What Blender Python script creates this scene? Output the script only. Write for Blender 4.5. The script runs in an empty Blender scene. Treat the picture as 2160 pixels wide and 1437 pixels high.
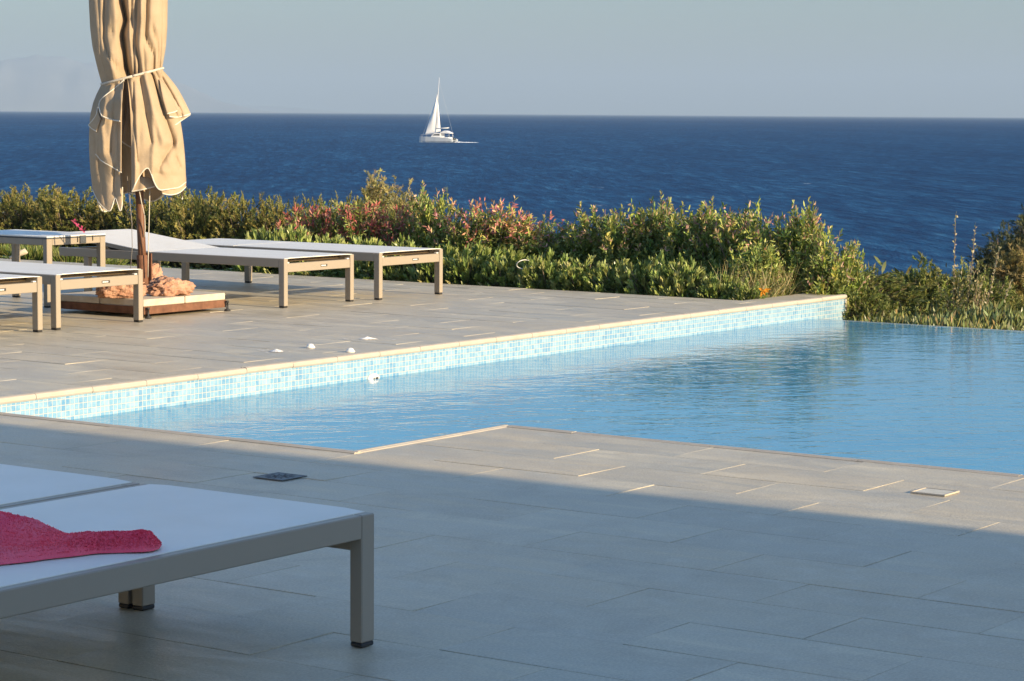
import bpy, math, random
import numpy as np
from mathutils import Vector, Matrix, noise
R = math.radians
sc = bpy.context.scene
C = sc.collection

# ------------------------------------------------------------------ camera
F_PX, PITCH, ROLL, YAW, CAM_H = 5116.4, 0.0932423, 0.00642984, 0.615785, 1.2
cF = Vector((math.cos(YAW)*math.cos(PITCH), math.sin(YAW)*math.cos(PITCH), -math.sin(PITCH)))
_r = Vector((math.sin(YAW), -math.cos(YAW), 0)); _u = _r.cross(cF)
cR = _r*math.cos(ROLL) + _u*math.sin(ROLL); cU = -_r*math.sin(ROLL) + _u*math.cos(ROLL)
cam_d = bpy.data.cameras.new('camera'); cam = bpy.data.objects.new('camera', cam_d); C.objects.link(cam)
cam.matrix_world = Matrix(((cR.x, cU.x, -cF.x, 0), (cR.y, cU.y, -cF.y, 0), (cR.z, cU.z, -cF.z, CAM_H), (0, 0, 0, 1)))
cam_d.sensor_width = 36; cam_d.lens = F_PX/2160*36
cam_d.clip_start = 0.1; cam_d.clip_end = 200000
sc.camera = cam

# ------------------------------------------------------------------ light
SUN_EL, SUN_AZ = R(16), R(1)          # light travels along +y, turned 1 degree to -x
sun_dir = Vector((math.sin(SUN_AZ)*math.cos(SUN_EL), -math.cos(SUN_AZ)*math.cos(SUN_EL), math.sin(SUN_EL)))
w = bpy.data.worlds.new('World'); sc.world = w; w.use_nodes = True
nt = w.node_tree; bg = nt.nodes['Background']
sky = nt.nodes.new('ShaderNodeTexSky'); sky.sky_type = 'NISHITA'; sky.sun_disc = False
sky.sun_elevation = SUN_EL; sky.sun_rotation = math.pi - SUN_AZ
sky.air_density = 1.0; sky.dust_density = 0.6; sky.ozone_density = 1.5
wb = nt.nodes.new('ShaderNodeMix'); wb.data_type = 'RGBA'; wb.blend_type = 'MULTIPLY'; wb.inputs[0].default_value = 1.0
wb.inputs[7].default_value = (.86, 1.01, 1.17, 1); nt.links.new(sky.outputs[0], wb.inputs[6])      # white balance of the photograph
# darkening towards the horizon, multiplied into the sky colour
tc = nt.nodes.new('ShaderNodeTexCoord'); sx_ = nt.nodes.new('ShaderNodeSeparateXYZ'); nt.links.new(tc.outputs['Generated'], sx_.inputs[0])
rp_ = nt.nodes.new('ShaderNodeValToRGB'); e_ = rp_.color_ramp.elements; e_[0].position = 0.0; e_[0].color = (.385,.385,.40,1); e_[1].position = .55; e_[1].color = (1.12,1.12,1.12,1)
nt.links.new(sx_.outputs[2], rp_.inputs[0]); lb_ = nt.nodes.new('ShaderNodeMix'); lb_.data_type = 'RGBA'; lb_.blend_type = 'MULTIPLY'; lb_.inputs[0].default_value = 1.0
nt.links.new(wb.outputs[2], lb_.inputs[6]); nt.links.new(rp_.outputs[0], lb_.inputs[7])
nt.links.new(lb_.outputs[2], bg.inputs[0]); bg.inputs[1].default_value = 0.105
sd = bpy.data.lights.new('sun', 'SUN'); so = bpy.data.objects.new('sun', sd); C.objects.link(so)
sd.energy = 4.7; sd.angle = R(0.53); sd.color = (1.0, 0.775, 0.48)
so.rotation_euler = (-sun_dir).to_track_quat('-Z', 'Y').to_euler()
sc.view_settings.view_transform = 'Standard'; sc.view_settings.look = 'None'
sc.view_settings.exposure = 1.03; sc.view_settings.gamma = 1.0
sc.cycles.volume_bounces = 1; sc.cycles.max_bounces = 8
sc.cycles.use_denoising = True

# ------------------------------------------------------------------ helpers
def ray(px, py):
    return cF + cR*((px-1080)/F_PX) - cU*((py-718.5)/F_PX)
def on_z(px, py, z=0.0):
    r = ray(px, py); t = (z-CAM_H)/r.z; return Vector((r.x*t, r.y*t, z))
def at_x(px, x, py=400):
    r = ray(px, py); return x*r.y/r.x
def z_at(px, py, x):
    r = ray(px, py); return CAM_H + r.z*x/r.x

def tag(o, label=None, cat=None, group=None, kind=None):
    if label: o['label'] = label
    if cat: o['category'] = cat
    if group: o['group'] = group
    if kind: o['kind'] = kind
    return o
def thing(name, label, cat, loc=(0,0,0), rz=0, group=None):
    o = bpy.data.objects.new(name, None); C.objects.link(o); o.empty_display_size = 0.1
    o.location = loc; o.rotation_euler = (0, 0, rz)
    return tag(o, label, cat, group)
def link_mesh(name, me, mat, parent=None):
    o = bpy.data.objects.new(name, me); C.objects.link(o)
    if mat and not me.materials: me.materials.append(mat)
    if parent: o.parent = parent
    return o
class MB:
    """collects shapes, builds one mesh"""
    def __init__(s): s.v = []; s.f = []
    def add(s, vs, fs):
        n = len(s.v); s.v += [tuple(v) for v in vs]; s.f += [tuple(i+n for i in f) for f in fs]; return s
    def box(s, a, b, bev=0.0, rot=None, org=(0,0,0)):
        x0,y0,z0 = a; x1,y1,z1 = b
        if bev <= 0:
            vs = [(x,y,z) for z in (z0,z1) for y in (y0,y1) for x in (x0,x1)]
            fs = [(0,2,3,1),(4,5,7,6),(0,1,5,4),(2,6,7,3),(0,4,6,2),(1,3,7,5)]
        else:
            c = bev; vs = []; idx = {}
            for sx in (0,1):
                for sy in (0,1):
                    for sz in (0,1):
                        X = (x0,x1)[sx]; Y = (y0,y1)[sy]; Z = (z0,z1)[sz]
                        dx, dy, dz = (c,-c)[sx], (c,-c)[sy], (c,-c)[sz]
                        idx[(sx,sy,sz,'x')] = len(vs); vs.append((X, Y+dy, Z+dz))
                        idx[(sx,sy,sz,'y')] = len(vs); vs.append((X+dx, Y, Z+dz))
                        idx[(sx,sy,sz,'z')] = len(vs); vs.append((X+dx, Y+dy, Z))
            g = lambda *k: idx[k]
            fs = []
            for s_, rev in ((0,True),(1,False)):
                for ax in 'xyz':
                    if ax == 'x': q = [g(s_,0,0,'x'), g(s_,1,0,'x'), g(s_,1,1,'x'), g(s_,0,1,'x')]
                    if ax == 'y': q = [g(0,s_,0,'y'), g(0,s_,1,'y'), g(1,s_,1,'y'), g(1,s_,0,'y')]
                    if ax == 'z': q = [g(0,0,s_,'z'), g(1,0,s_,'z'), g(1,1,s_,'z'), g(0,1,s_,'z')]
                    fs.append(q[::-1] if rev else q)
            for a_ in (0,1):
                for b_ in (0,1):
                    for q, r_ in (([g(a_,b_,0,'x'),g(a_,b_,1,'x'),g(a_,b_,1,'y'),g(a_,b_,0,'y')], a_ != b_),
                                  ([g(0,a_,b_,'y'),g(1,a_,b_,'y'),g(1,a_,b_,'z'),g(0,a_,b_,'z')], a_ != b_),
                                  ([g(a_,0,b_,'z'),g(a_,1,b_,'z'),g(a_,1,b_,'x'),g(a_,0,b_,'x')], a_ != b_)):
                        fs.append(q if r_ else q[::-1])
                    for c_ in (0,1):
                        t = [g(a_,b_,c_,'x'),g(a_,b_,c_,'y'),g(a_,b_,c_,'z')]
                        fs.append(t if (a_+b_+c_) % 2 else t[::-1])
        if rot is not None: vs = [tuple(rot @ (Vector(v)-Vector(org)) + Vector(org)) for v in vs]
        return s.add(vs, fs)
    def tube(s, pts, rad, n=8, cap=True):
        pts = [Vector(p) for p in pts]; m = len(pts)
        if not hasattr(rad, '__len__'): rad = [rad]*m
        rings = []; prev = None
        for i, p in enumerate(pts):
            d = (pts[min(i+1,m-1)] - pts[max(i-1,0)]).normalized()
            if prev is None:
                a = d.orthogonal().normalized()
            else:
                a = (prev - d*prev.dot(d)).normalized()
            prev = a; b = d.cross(a)
            rings.append([p + (a*math.cos(2*math.pi*k/n) + b*math.sin(2*math.pi*k/n))*rad[i] for k in range(n)])
        vs = [v for r in rings for v in r]; fs = []
        for i in range(m-1):
            for k in range(n):
                k2 = (k+1) % n
                fs.append((i*n+k, i*n+k2, (i+1)*n+k2, (i+1)*n+k))
        if cap: fs.append(tuple(range(n))[::-1]); fs.append(tuple((m-1)*n+k for k in range(n)))
        return s.add(vs, fs)
    def lathe(s, prof, n=24, c=(0,0,0)):
        vs = []; fs = []
        for r, z in prof:
            for k in range(n):
                a = 2*math.pi*k/n; vs.append((c[0]+r*math.cos(a), c[1]+r*math.sin(a), c[2]+z))
        for i in range(len(prof)-1):
            for k in range(n):
                k2 = (k+1) % n; fs.append((i*n+k, i*n+k2, (i+1)*n+k2, (i+1)*n+k))
        return s.add(vs, fs)
    def mesh(s, name='m', smooth=False):
        me = bpy.data.meshes.new(name); me.from_pydata(s.v, [], s.f); me.validate(); me.update()
        if smooth:
            for p in me.polygons: p.use_smooth = True
        return me
    def build(s, name, mat, parent=None, smooth=False):
        return link_mesh(name, s.mesh(name, smooth), mat, parent)

def grid_mesh(P, name, mat, parent=None, smooth=True, closed=False):
    """P: array rows x cols x 3"""
    n, m, _ = P.shape
    vs = P.reshape(-1, 3); fs = []
    for i in range(n-1):
        for j in range(m if closed else m-1):
            j2 = (j+1) % m
            fs.append((i*m+j, i*m+j2, (i+1)*m+j2, (i+1)*m+j))
    me = bpy.data.meshes.new(name); me.from_pydata(vs.tolist(), [], fs); me.update()
    if smooth:
        for p in me.polygons: p.use_smooth = True
    return link_mesh(name, me, mat, parent)

# ------------------------------------------------------------------ materials
def mat(name, col=(.5,.5,.5), rough=.6, spec=.5, metal=0.0):
    m = bpy.data.materials.new(name); m.use_nodes = True
    b = m.node_tree.nodes['Principled BSDF']
    b.inputs['Base Color'].default_value = (*col, 1); b.inputs['Roughness'].default_value = rough
    b.inputs['Specular IOR Level'].default_value = spec; b.inputs['Metallic'].default_value = metal
    return m
def N(m, t, **kw):
    n = m.node_tree.nodes.new(t)
    for k, v in kw.items(): setattr(n, k, v)
    return n
def L(m, a, b): m.node_tree.links.new(a, b)
def BS(m): return m.node_tree.nodes['Principled BSDF']
def coords(m, scale=(1,1,1), world=True):
    g = N(m, 'ShaderNodeNewGeometry' if world else 'ShaderNodeTexCoord')
    mp = N(m, 'ShaderNodeMapping'); mp.inputs['Scale'].default_value = scale
    L(m, g.outputs['Position' if world else 'Object'], mp.inputs[0]); return mp.outputs[0]
def noise_n(m, vec, scale, detail=4, rough=.55, dist=0):
    n = N(m, 'ShaderNodeTexNoise'); n.inputs['Scale'].default_value = scale; n.inputs['Detail'].default_value = detail
    n.inputs['Roughness'].default_value = rough; n.inputs['Distortion'].default_value = dist
    L(m, vec, n.inputs['Vector']); return n.outputs['Fac']
def ramp(m, fac, stops):
    r = N(m, 'ShaderNodeValToRGB'); e = r.color_ramp.elements
    while len(e) > 1: e.remove(e[-1])
    for i, (p, c) in enumerate(stops):
        x = e[0] if i == 0 else e.new(p); x.position = p; x.color = (*c, 1) if len(c) == 3 else c
    L(m, fac, r.inputs[0]); return r.outputs[0]
def mixc(m, fac, a, b, mode='MIX'):
    n = N(m, 'ShaderNodeMix', data_type='RGBA', blend_type=mode)
    if isinstance(fac, (int, float)): n.inputs[0].default_value = fac
    else: L(m, fac, n.inputs[0])
    for i, x in ((6, a), (7, b)):
        if isinstance(x, tuple): n.inputs[i].default_value = (*x, 1)
        else: L(m, x, n.inputs[i])
    return n.outputs[2]
def math_n(m, op, a, b=None, clamp=False):
    n = N(m, 'ShaderNodeMath', operation=op); n.use_clamp = clamp
    for i, x in ((0, a), (1, b)):
        if x is None: continue
        if isinstance(x, (int, float)): n.inputs[i].default_value = x
        else: L(m, x, n.inputs[i])
    return n.outputs[0]
def bump(m, h, dist, strength=1.0, normal=None):
    b = N(m, 'ShaderNodeBump'); b.inputs['Distance'].default_value = dist; b.inputs['Strength'].default_value = strength
    L(m, h, b.inputs['Height'])
    if normal is not None: L(m, normal, b.inputs['Normal'])
    return b.outputs[0]
def varied(name, c1, c2, scale, rough=.6, bump_d=0.0, bscale=60, world=False, sc3=(1,1,1), spec=.4):
    m = mat(name, c1, rough, spec); v = coords(m, sc3, world)
    f = noise_n(m, v, scale, 5, .6)
    L(m, ramp(m, f, [(.3, c1), (.7, c2)]), BS(m).inputs['Base Color'])
    if bump_d: L(m, bump(m, noise_n(m, v, bscale, 5, .6), bump_d), BS(m).inputs['Normal'])
    return m
M = {}
# deck tile: wood/cement look porcelain, streaked along its length, sandy grain
def deck_mat():
    m = mat('deck_tile', (.3,.28,.25), .5, .35)
    g = N(m, 'ShaderNodeNewGeometry')
    rnd = g.outputs['Random Per Island']
    mp = N(m, 'ShaderNodeMapping'); mp.inputs['Scale'].default_value = (9, 1.7, 1); L(m, g.outputs['Position'], mp.inputs[0])
    cmb = N(m, 'ShaderNodeCombineXYZ'); L(m, math_n(m, 'MULTIPLY', rnd, 37.0), cmb.inputs[0]); L(m, math_n(m, 'MULTIPLY', rnd, 91.0), cmb.inputs[1])
    L(m, cmb.outputs[0], mp.inputs['Location'])
    streak = noise_n(m, mp.outputs[0], 1.0, 6, .6, .6)
    base = ramp(m, streak, [(.28, (.33,.30,.235)), (.42, (.46,.425,.335)), (.55, (.56,.52,.415)), (.72, (.70,.65,.52))])
    tint = ramp(m, rnd, [(0, (.86,.88,.90)), (.3, (.96,.96,.94)), (.6, (1.05,1.05,1.03)), (.8, (1.04,1.0,.93)), (1, (.90,.88,.84))])
    c = mixc(m, 1.0, base, tint, 'MULTIPLY')
    v = coords(m)
    stain = noise_n(m, v, .9, 4, .6)
    c = mixc(m, ramp(m, stain, [(.42, (0,0,0)), (.72, (.6,.6,.6))]), c, (.50,.42,.29))
    cl = noise_n(m, v, 3.2, 6, .68, .8)
    c = mixc(m, ramp(m, cl, [(.46, (0,0,0)), (.66, (.62,.62,.62))]), c, (.37,.33,.255))
    c = mixc(m, ramp(m, noise_n(m, v, 7.5, 5, .7, .5), [(.52, (0,0,0)), (.7, (.5,.5,.5))]), c, (.60,.57,.48))
    sand = noise_n(m, v, 140, 3, .6)
    c = mixc(m, 1.0, c, (1.03,1.0,.93), 'MULTIPLY')
    c = mixc(m, .32, c, ramp(m, sand, [(.36, (.34,.31,.26)), (.5, (.49,.455,.385)), (.66, (.72,.66,.54))]))
    L(m, c, BS(m).inputs['Base Color'])
    fine = noise_n(m, v, 90, 4, .7); soft = noise_n(m, mp.outputs[0], 2.0, 4, .6)
    b1 = bump(m, fine, .0021, .9); b2 = bump(m, soft, .0020, .6, b1)
    L(m, b2, BS(m).inputs['Normal'])
    L(m, ramp(m, streak, [(.35, (.30,.30,.30)), (.65, (.58,.58,.58))]), BS(m).inputs['Roughness'])
    return m
M['deck'] = deck_mat()
M['grout'] = varied('grout', (.40,.36,.29), (.28,.24,.19), 8, .9, world=True)
M['coping'] = varied('coping_stone', (.43,.38,.305), (.51,.46,.38), 9, .55, .001, 120, True)
def mosaic_mat():
    m = mat('pool_mosaic', (.3,.6,.8), .12, .6)
    g = N(m, 'ShaderNodeNewGeometry'); sp = N(m, 'ShaderNodeSeparateXYZ'); L(m, g.outputs['Position'], sp.inputs[0])
    s = math_n(m, 'DIVIDE', math_n(m, 'ADD', math_n(m, 'ADD', sp.outputs[0], sp.outputs[1]), 200.0), .0262)
    t = math_n(m, 'DIVIDE', math_n(m, 'ADD', sp.outputs[2], 50.0), .0262)
    fs, ft = math_n(m, 'FLOOR', s), math_n(m, 'FLOOR', t)
    rs, rt = math_n(m, 'FRACT', s), math_n(m, 'FRACT', t)
    def wn(k, a, b):
        cb = N(m, 'ShaderNodeCombineXYZ'); L(m, a, cb.inputs[0]); L(m, b, cb.inputs[1]); cb.inputs[2].default_value = k
        n = N(m, 'ShaderNodeTexWhiteNoise'); L(m, cb.outputs[0], n.inputs['Vector']); return n.outputs['Value']
    r1 = wn(1, fs, ft)
    patch = wn(3, math_n(m, 'FLOOR', math_n(m, 'DIVIDE', s, 12.0)), math_n(m, 'FLOOR', math_n(m, 'DIVIDE', t, 12.0)))
    r = math_n(m, 'ADD', math_n(m, 'MULTIPLY', r1, .8), math_n(m, 'MULTIPLY', patch, .2))
    col = ramp(m, r, [(0, (.11,.25,.42)), (.14, (.135,.29,.455)), (.36, (.18,.345,.485)), (.6, (.235,.39,.505)), (.85, (.28,.425,.52)), (1, (.33,.46,.54))])
    cell = noise_n(m, g.outputs['Position'], 90, 3)
    col = mixc(m, .18, col, ramp(m, cell, [(.35, (.06,.3,.5)), (.65, (.5,.68,.74))]))
    gx = math_n(m, 'LESS_THAN', rs, .13); gy = math_n(m, 'LESS_THAN', rt, .13)
    gg = math_n(m, 'MAXIMUM', gx, gy)
    L(m, mixc(m, gg, col, (.46,.48,.47)), BS(m).inputs['Base Color'])
    L(m, mixc(m, gg, (.14,.14,.14), (.8,.8,.8)), BS(m).inputs['Roughness'])
    L(m, bump(m, gg, -.001, 1), BS(m).inputs['Normal'])
    return m
M['mosaic'] = mosaic_mat()
def pool_water_mat():
    m = mat('pool_water', (.045,.27,.50), .05, .45)
    b = BS(m); b.inputs['IOR'].default_value = 1.33
    g = N(m, 'ShaderNodeNewGeometry')
    v0 = N(m, 'ShaderNodeMapping'); v0.inputs['Rotation'].default_value = (0,0,-YAW-.25); L(m, g.outputs['Position'], v0.inputs[0])
    v1 = N(m, 'ShaderNodeMapping'); v1.inputs['Scale'].default_value = (1.25,.8,1); L(m, v0.outputs[0], v1.inputs[0])
    big = noise_n(m, v1.outputs[0], 1.6, 3, .5, .3)
    mid = noise_n(m, v1.outputs[0], 7, 3, .55, .6)
    sm = noise_n(m, v1.outputs[0], 22, 3, .5, .3)
    n = bump(m, big, .0062, 1); n = bump(m, mid, .0042, 1, n); n = bump(m, sm, .0007, 1, n)
    L(m, n, b.inputs['Normal'])
    c = ramp(m, noise_n(m, g.outputs['Position'], .5, 2), [(.3, (.045,.285,.49)), (.7, (.06,.33,.54))])
    L(m, c, b.inputs['Base Color'])
    return m
M['pool_water'] = pool_water_mat()
def sea_mat():
    m = mat('sea_water', (.008,.045,.13), .55, .10)
    b = BS(m); b.inputs['IOR'].default_value = 1.33
    g = N(m, 'ShaderNodeNewGeometry')
    v0 = N(m, 'ShaderNodeMapping'); v0.inputs['Rotation'].default_value = (0,0,-YAW-.08); L(m, g.outputs['Position'], v0.inputs[0])
    v = N(m, 'ShaderNodeMapping'); L(m, v0.outputs[0], v.inputs[0])
    v.inputs['Scale'].default_value = (.16,1.0,1)
    a = noise_n(m, v.outputs[0], .55, 6, .72, .3); c2 = noise_n(m, v.outputs[0], .10, 6, .72, .4); c3 = noise_n(m, v.outputs[0], .008, 5, .7)
    n = bump(m, c2, 1.6, 1); n = bump(m, a, .7, 1, n)
    L(m, n, b.inputs['Normal'])
    tone = math_n(m, 'ADD', math_n(m, 'MULTIPLY', c2, .26), math_n(m, 'ADD', math_n(m, 'MULTIPLY', c3, .16), math_n(m, 'MULTIPLY', a, .58)))
    col = ramp(m, tone, [(.40, (.002,.026,.086)), (.49, (.004,.045,.130)), (.55, (.010,.076,.185)), (.63, (.045,.16,.29))])
    v2 = N(m, 'ShaderNodeMapping'); v2.inputs['Scale'].default_value = (.10,.35,1)
    L(m, v0.outputs[0], v2.inputs[0])
    wc = noise_n(m, v2.outputs[0], .55, 5, .6, .2)
    cap = ramp(m, wc, [(.72, (0,0,0)), (.77, (1,1,1))])
    L(m, mixc(m, cap, col, (.38,.44,.50)), b.inputs['Base Color'])
    return m
M['sea'] = sea_mat()
M['frame'] = mat('lounger_frame_paint', (.335,.285,.22), .38, .45)
def sling_mat():
    m = mat('white_sling', (.80,.80,.78), .42, .5)
    v = coords(m, (1,1,1), False)
    wv = N(m, 'ShaderNodeTexWave'); wv.inputs['Scale'].default_value = 120; L(m, v, wv.inputs['Vector'])
    L(m, bump(m, wv.outputs['Fac'], .0006, .6), BS(m).inputs['Normal'])
    L(m, ramp(m, noise_n(m, v, 5, 4), [(.3, (.84,.805,.71)), (.7, (.885,.855,.77))]), BS(m).inputs['Base Color'])
    return m
M['sling'] = sling_mat()
M['white_plastic'] = mat('white_plastic', (.82,.80,.74), .4)
M['dark_cap'] = mat('dark_rubber', (.03,.03,.03), .6)
M['under'] = mat('brown_underside', (.16,.11,.06), .7)
def cloth_mat():
    m = mat('canopy_cloth', (.60,.43,.235), .85, .15)
    b = BS(m); v = coords(m, (1,1,1), False)
    L(m, ramp(m, noise_n(m, v, 6, 5, .6), [(.3, (.415,.315,.205)), (.7, (.49,.38,.26))]), b.inputs['Base Color'])
    n = bump(m, noise_n(m, v, 400, 2), .0006); n = bump(m, noise_n(m, v, 12, 4, .5, 1.0), .006, .8, n)
    L(m, n, b.inputs['Normal'])
    tr = N(m, 'ShaderNodeBsdfTranslucent'); tr.inputs[0].default_value = (.50,.37,.20,1)
    mx = N(m, 'ShaderNodeMixShader'); mx.inputs[0].default_value = .10
    L(m, b.outputs[0], mx.inputs[1]); L(m, tr.outputs[0], mx.inputs[2])
    L(m, mx.outputs[0], m.node_tree.nodes['Material Output'].inputs[0])
    return m
M['cloth'] = cloth_mat()
M['piping'] = varied('white_piping', (.72,.68,.58), (.62,.57,.47), 60, .8)
M['cord'] = varied('cream_cord', (.62,.56,.46), (.50,.45,.36), 120, .8)
M['dark_cord'] = mat('grey_string', (.22,.20,.18), .9)
M['wood'] = varied('dark_pole_wood', (.13,.055,.028), (.20,.095,.05), 20, .45, .0006, 60, False, (1,1,.08))
M['rust'] = varied('rusty_steel', (.10,.045,.025), (.22,.10,.055), 18, .8, .001, 90)
M['slab'] = varied('paving_slab', (.62,.55,.44), (.50,.42,.31), 14, .85, .0015, 120)
M['rock'] = varied('salmon_rock', (.38,.18,.11), (.58,.37,.25), 16, .9, .016, 40)
def towel_mat():
    m = mat('pink_terry', (.66,.07,.12), .95, .1)
    v = coords(m, (1,1,1), False)
    L(m, ramp(m, noise_n(m, v, 7, 4), [(.3, (.90,.085,.16)), (.7, (.97,.20,.26))]), BS(m).inputs['Base Color'])
    BS(m).inputs['Sheen Weight'].default_value = .05
    L(m, bump(m, noise_n(m, v, 260, 3), .003), BS(m).inputs['Normal'])
    return m
M['towel'] = towel_mat()
M['boat_white'] = mat('boat_gelcoat', (.80,.80,.80), .3)
M['hull_paint'] = mat('hull_paint', (.46,.51,.56), .35)
M['sail'] = mat('sail_cloth', (.93,.92,.88), .8)
M['boat_dark'] = mat('boat_glass', (.03,.035,.04), .2)
M['spar'] = mat('aluminium_spar', (.62,.64,.66), .4)
M['foam'] = mat('foam', (.75,.78,.80), .8)
M['soil'] = varied('soil', (.12,.09,.06), (.20,.155,.10), 2.5, .95, .02, 9, True)
M['hill'] = varied('dry_hill', (.23,.245,.25), (.31,.32,.32), .0012, .95, world=True)
M['wall_white'] = varied('white_render', (.72,.70,.66), (.78,.76,.73), 3, .85, .001, 60, True)
M['glass'] = mat('window_glass', (.03,.04,.05), .06)
M['bark'] = varied('bark', (.16,.11,.075), (.27,.2,.14), 25, .9, .003, 70)
M['stain'] = varied('white_splash', (.84,.83,.80), (.74,.72,.68), 50, .7)
M['grate'] = mat('drain_steel', (.09,.10,.11), .45, .5, .3)
M['lid'] = varied('pale_lid', (.50,.47,.38), (.68,.66,.56), 30, .6)
def leaf_mat(name, transl=.28, rough=.5):
    m = mat(name, (.1,.12,.03), rough, .35)
    b = BS(m); a = N(m, 'ShaderNodeAttribute', attribute_name='leaf_tint')
    L(m, a.outputs['Color'], b.inputs['Base Color'])
    tr = N(m, 'ShaderNodeBsdfTranslucent'); L(m, mixc(m, 1.0, a.outputs['Color'], (1.15,1.25,.6), 'MULTIPLY'), tr.inputs[0])
    mx = N(m, 'ShaderNodeMixShader'); mx.inputs[0].default_value = transl
    L(m, b.outputs[0], mx.inputs[1]); L(m, tr.outputs[0], mx.inputs[2])
    L(m, mx.outputs[0], m.node_tree.nodes['Material Output'].inputs[0])
    return m
M['leaf'] = leaf_mat('leaves', .2); M['needle'] = leaf_mat('needles', .22, .65); M['waxy'] = leaf_mat('waxy_leaves', .13, .32)

# ================================================================== SETTING
X1, X2, YS, YW, XINF, XL = 6.645, 7.572, 5.39, 7.56, 14.06, 14.56
XB = 13.70                                     # back edge of the deck
ZW = -.128; Z_SEA = -9.4
YEND = -4.0
# --- ground: planting bed behind the deck, then the slope to the shore
def ground_z(x, y):
    if x < 13.2: base = -.5
    else:
        t = min(1, max(0, (7.95-y)/.5)); base = -.06*(1-t) - .42*t
    if x > 15.6: base -= (x-15.6)*.16 + max(0, x-19)*.1
    n = noise.noise(Vector((x*.35, y*.35, 3)))*.10 + noise.noise(Vector((x*1.4, y*1.4, 7)))*.03
    return max(base + n*(1 if x > 14.6 else .3), Z_SEA-3)
xs = np.concatenate([np.linspace(-60, 13.0, 12), np.linspace(13.25, 22, 48), np.linspace(23, 80, 30)])
ys = np.concatenate([np.linspace(-80, -2, 18), np.linspace(-1, 20, 60), np.linspace(21, 110, 26)])
P = np.array([[(x, y, ground_z(x, y)) for y in ys] for x in xs])
g = grid_mesh(P, 'ground', M['soil']); tag(g, kind='structure')
# terrace sub-base so nothing shows under the joints
# --- deck: individual porcelain tiles 0.30 x 0.60 with open joints
rd = random.Random(4)
tm = MB(); TW, TL, GAP = .2963, .6035, .0022
def in_pool(x, y): return (x > X2 and y < YS) or (x > X1 and YS <= y < YW)
def clip_tile(x0, x1, y0, y1):
    """cut a tile rectangle round the pool and the planting bed"""
    out = [(x0, x1, y0, y1)]
    holes = [(X2-.034, 99, YEND-.03, YS-.034), (X1-.034, 99, YS-.034, YW+.006)]
    for hx0, hx1, hy0, hy1 in holes:
        nx = []
        for a, b, c, d in out:
            if b <= hx0 or a >= hx1 or d <= hy0 or c >= hy1: nx.append((a,b,c,d)); continue
            if a < hx0: nx.append((a, hx0, c, d)); a = hx0
            if b > hx1: nx.append((hx1, b, c, d)); b = hx1
            if c < hy0: nx.append((a, b, c, hy0))
            if d > hy1: nx.append((a, b, hy1, d))
        out = nx
    return [t for t in out if t[1]-t[0] > .012 and t[3]-t[2] > .012]
x_off = 4.285 % TW; k0 = int(math.floor(-3/TW))
for k in range(k0, 60):
    tx0 = x_off + k*TW; tx1 = tx0 + TW
    if tx0 > XB: break
    row_shift = (2.625 if round((tx0-4.285)/TW) % 2 == 0 else 2.325)
    j0 = int(math.floor((-9-row_shift)/TL))
    for j in range(j0, j0+46):
        ty0 = row_shift + j*TL; ty1 = ty0 + TL
        if ty0 > 15: break
        for (a, b, c, d) in clip_tile(tx0, min(tx1, XB), ty0, ty1):
            g2 = GAP/2; a += g2; b -= g2; c += g2; d -= g2
            z = rd.gauss(0, .0004); sx = rd.gauss(0, .0010); sy = rd.gauss(-.0001, .0008)
            bv = .0007
            def zz(x, y): return z + sx*((x-a)/(b-a)-.5) + sy*((y-c)/(d-c)-.5)
            vs = [(a,c,-.012),(b,c,-.012),(b,d,-.012),(a,d,-.012)]
            vs += [(x,y,zz(x,y)-bv) for x,y in ((a,c),(b,c),(b,d),(a,d))]
            vs += [(x,y,zz(x,y)) for x,y in ((a+bv,c+bv),(b-bv,c+bv),(b-bv,d-bv),(a+bv,d-bv))]
            fs = [(8,9,10,11)]
            for i in range(4):
                i2 = (i+1) % 4; fs += [(i, i2, i2+4, i+4), (i+4, i2+4, i2+8, i+8)]
            tm.add(vs, fs)
# ledge tile at the far corner
for a, b, c, d in ((XB+.002, 14.13, YW+.008, 7.86), (14.134, 14.54, YW+.008, 7.86)):
    tm.box((a, c, -.012), (b, d, 0.0), .0012)
dk = tm.build('deck', M['deck']); tag(dk, kind='structure')
gm = MB()
for a, b in (((-14, -30, -.6), (X1-.02, 15.2, -.0020)), ((X1-.0199, -30, -.6), (X2-.02, YS-.02, -.0020)),
             ((X1-.0199, YW+.012, -.6), (XB, 15.2, -.0020)), ((XB+.0001, YW+.012, -.6), (14.54, 7.86, -.0020))):
    gm.box(a, b)
go = gm.build('deck_grout_bed', M['grout']); tag(go, kind='structure'); go.name = 'terrace'

# --- pool
pb = MB()
wp = [(X1-.01, YW), (XINF, YW), (XINF, YEND), (X2-.01, YEND), (X2-.01, YS), (X1-.01, YS)]
wm = MB(); wm.add([(x, y, ZW) for x, y in wp], [tuple(range(6))[::-1]])
me = wm.mesh()
pw = wm.build('pool_water', M['pool_water']); tag(pw, kind='structure')

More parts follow.
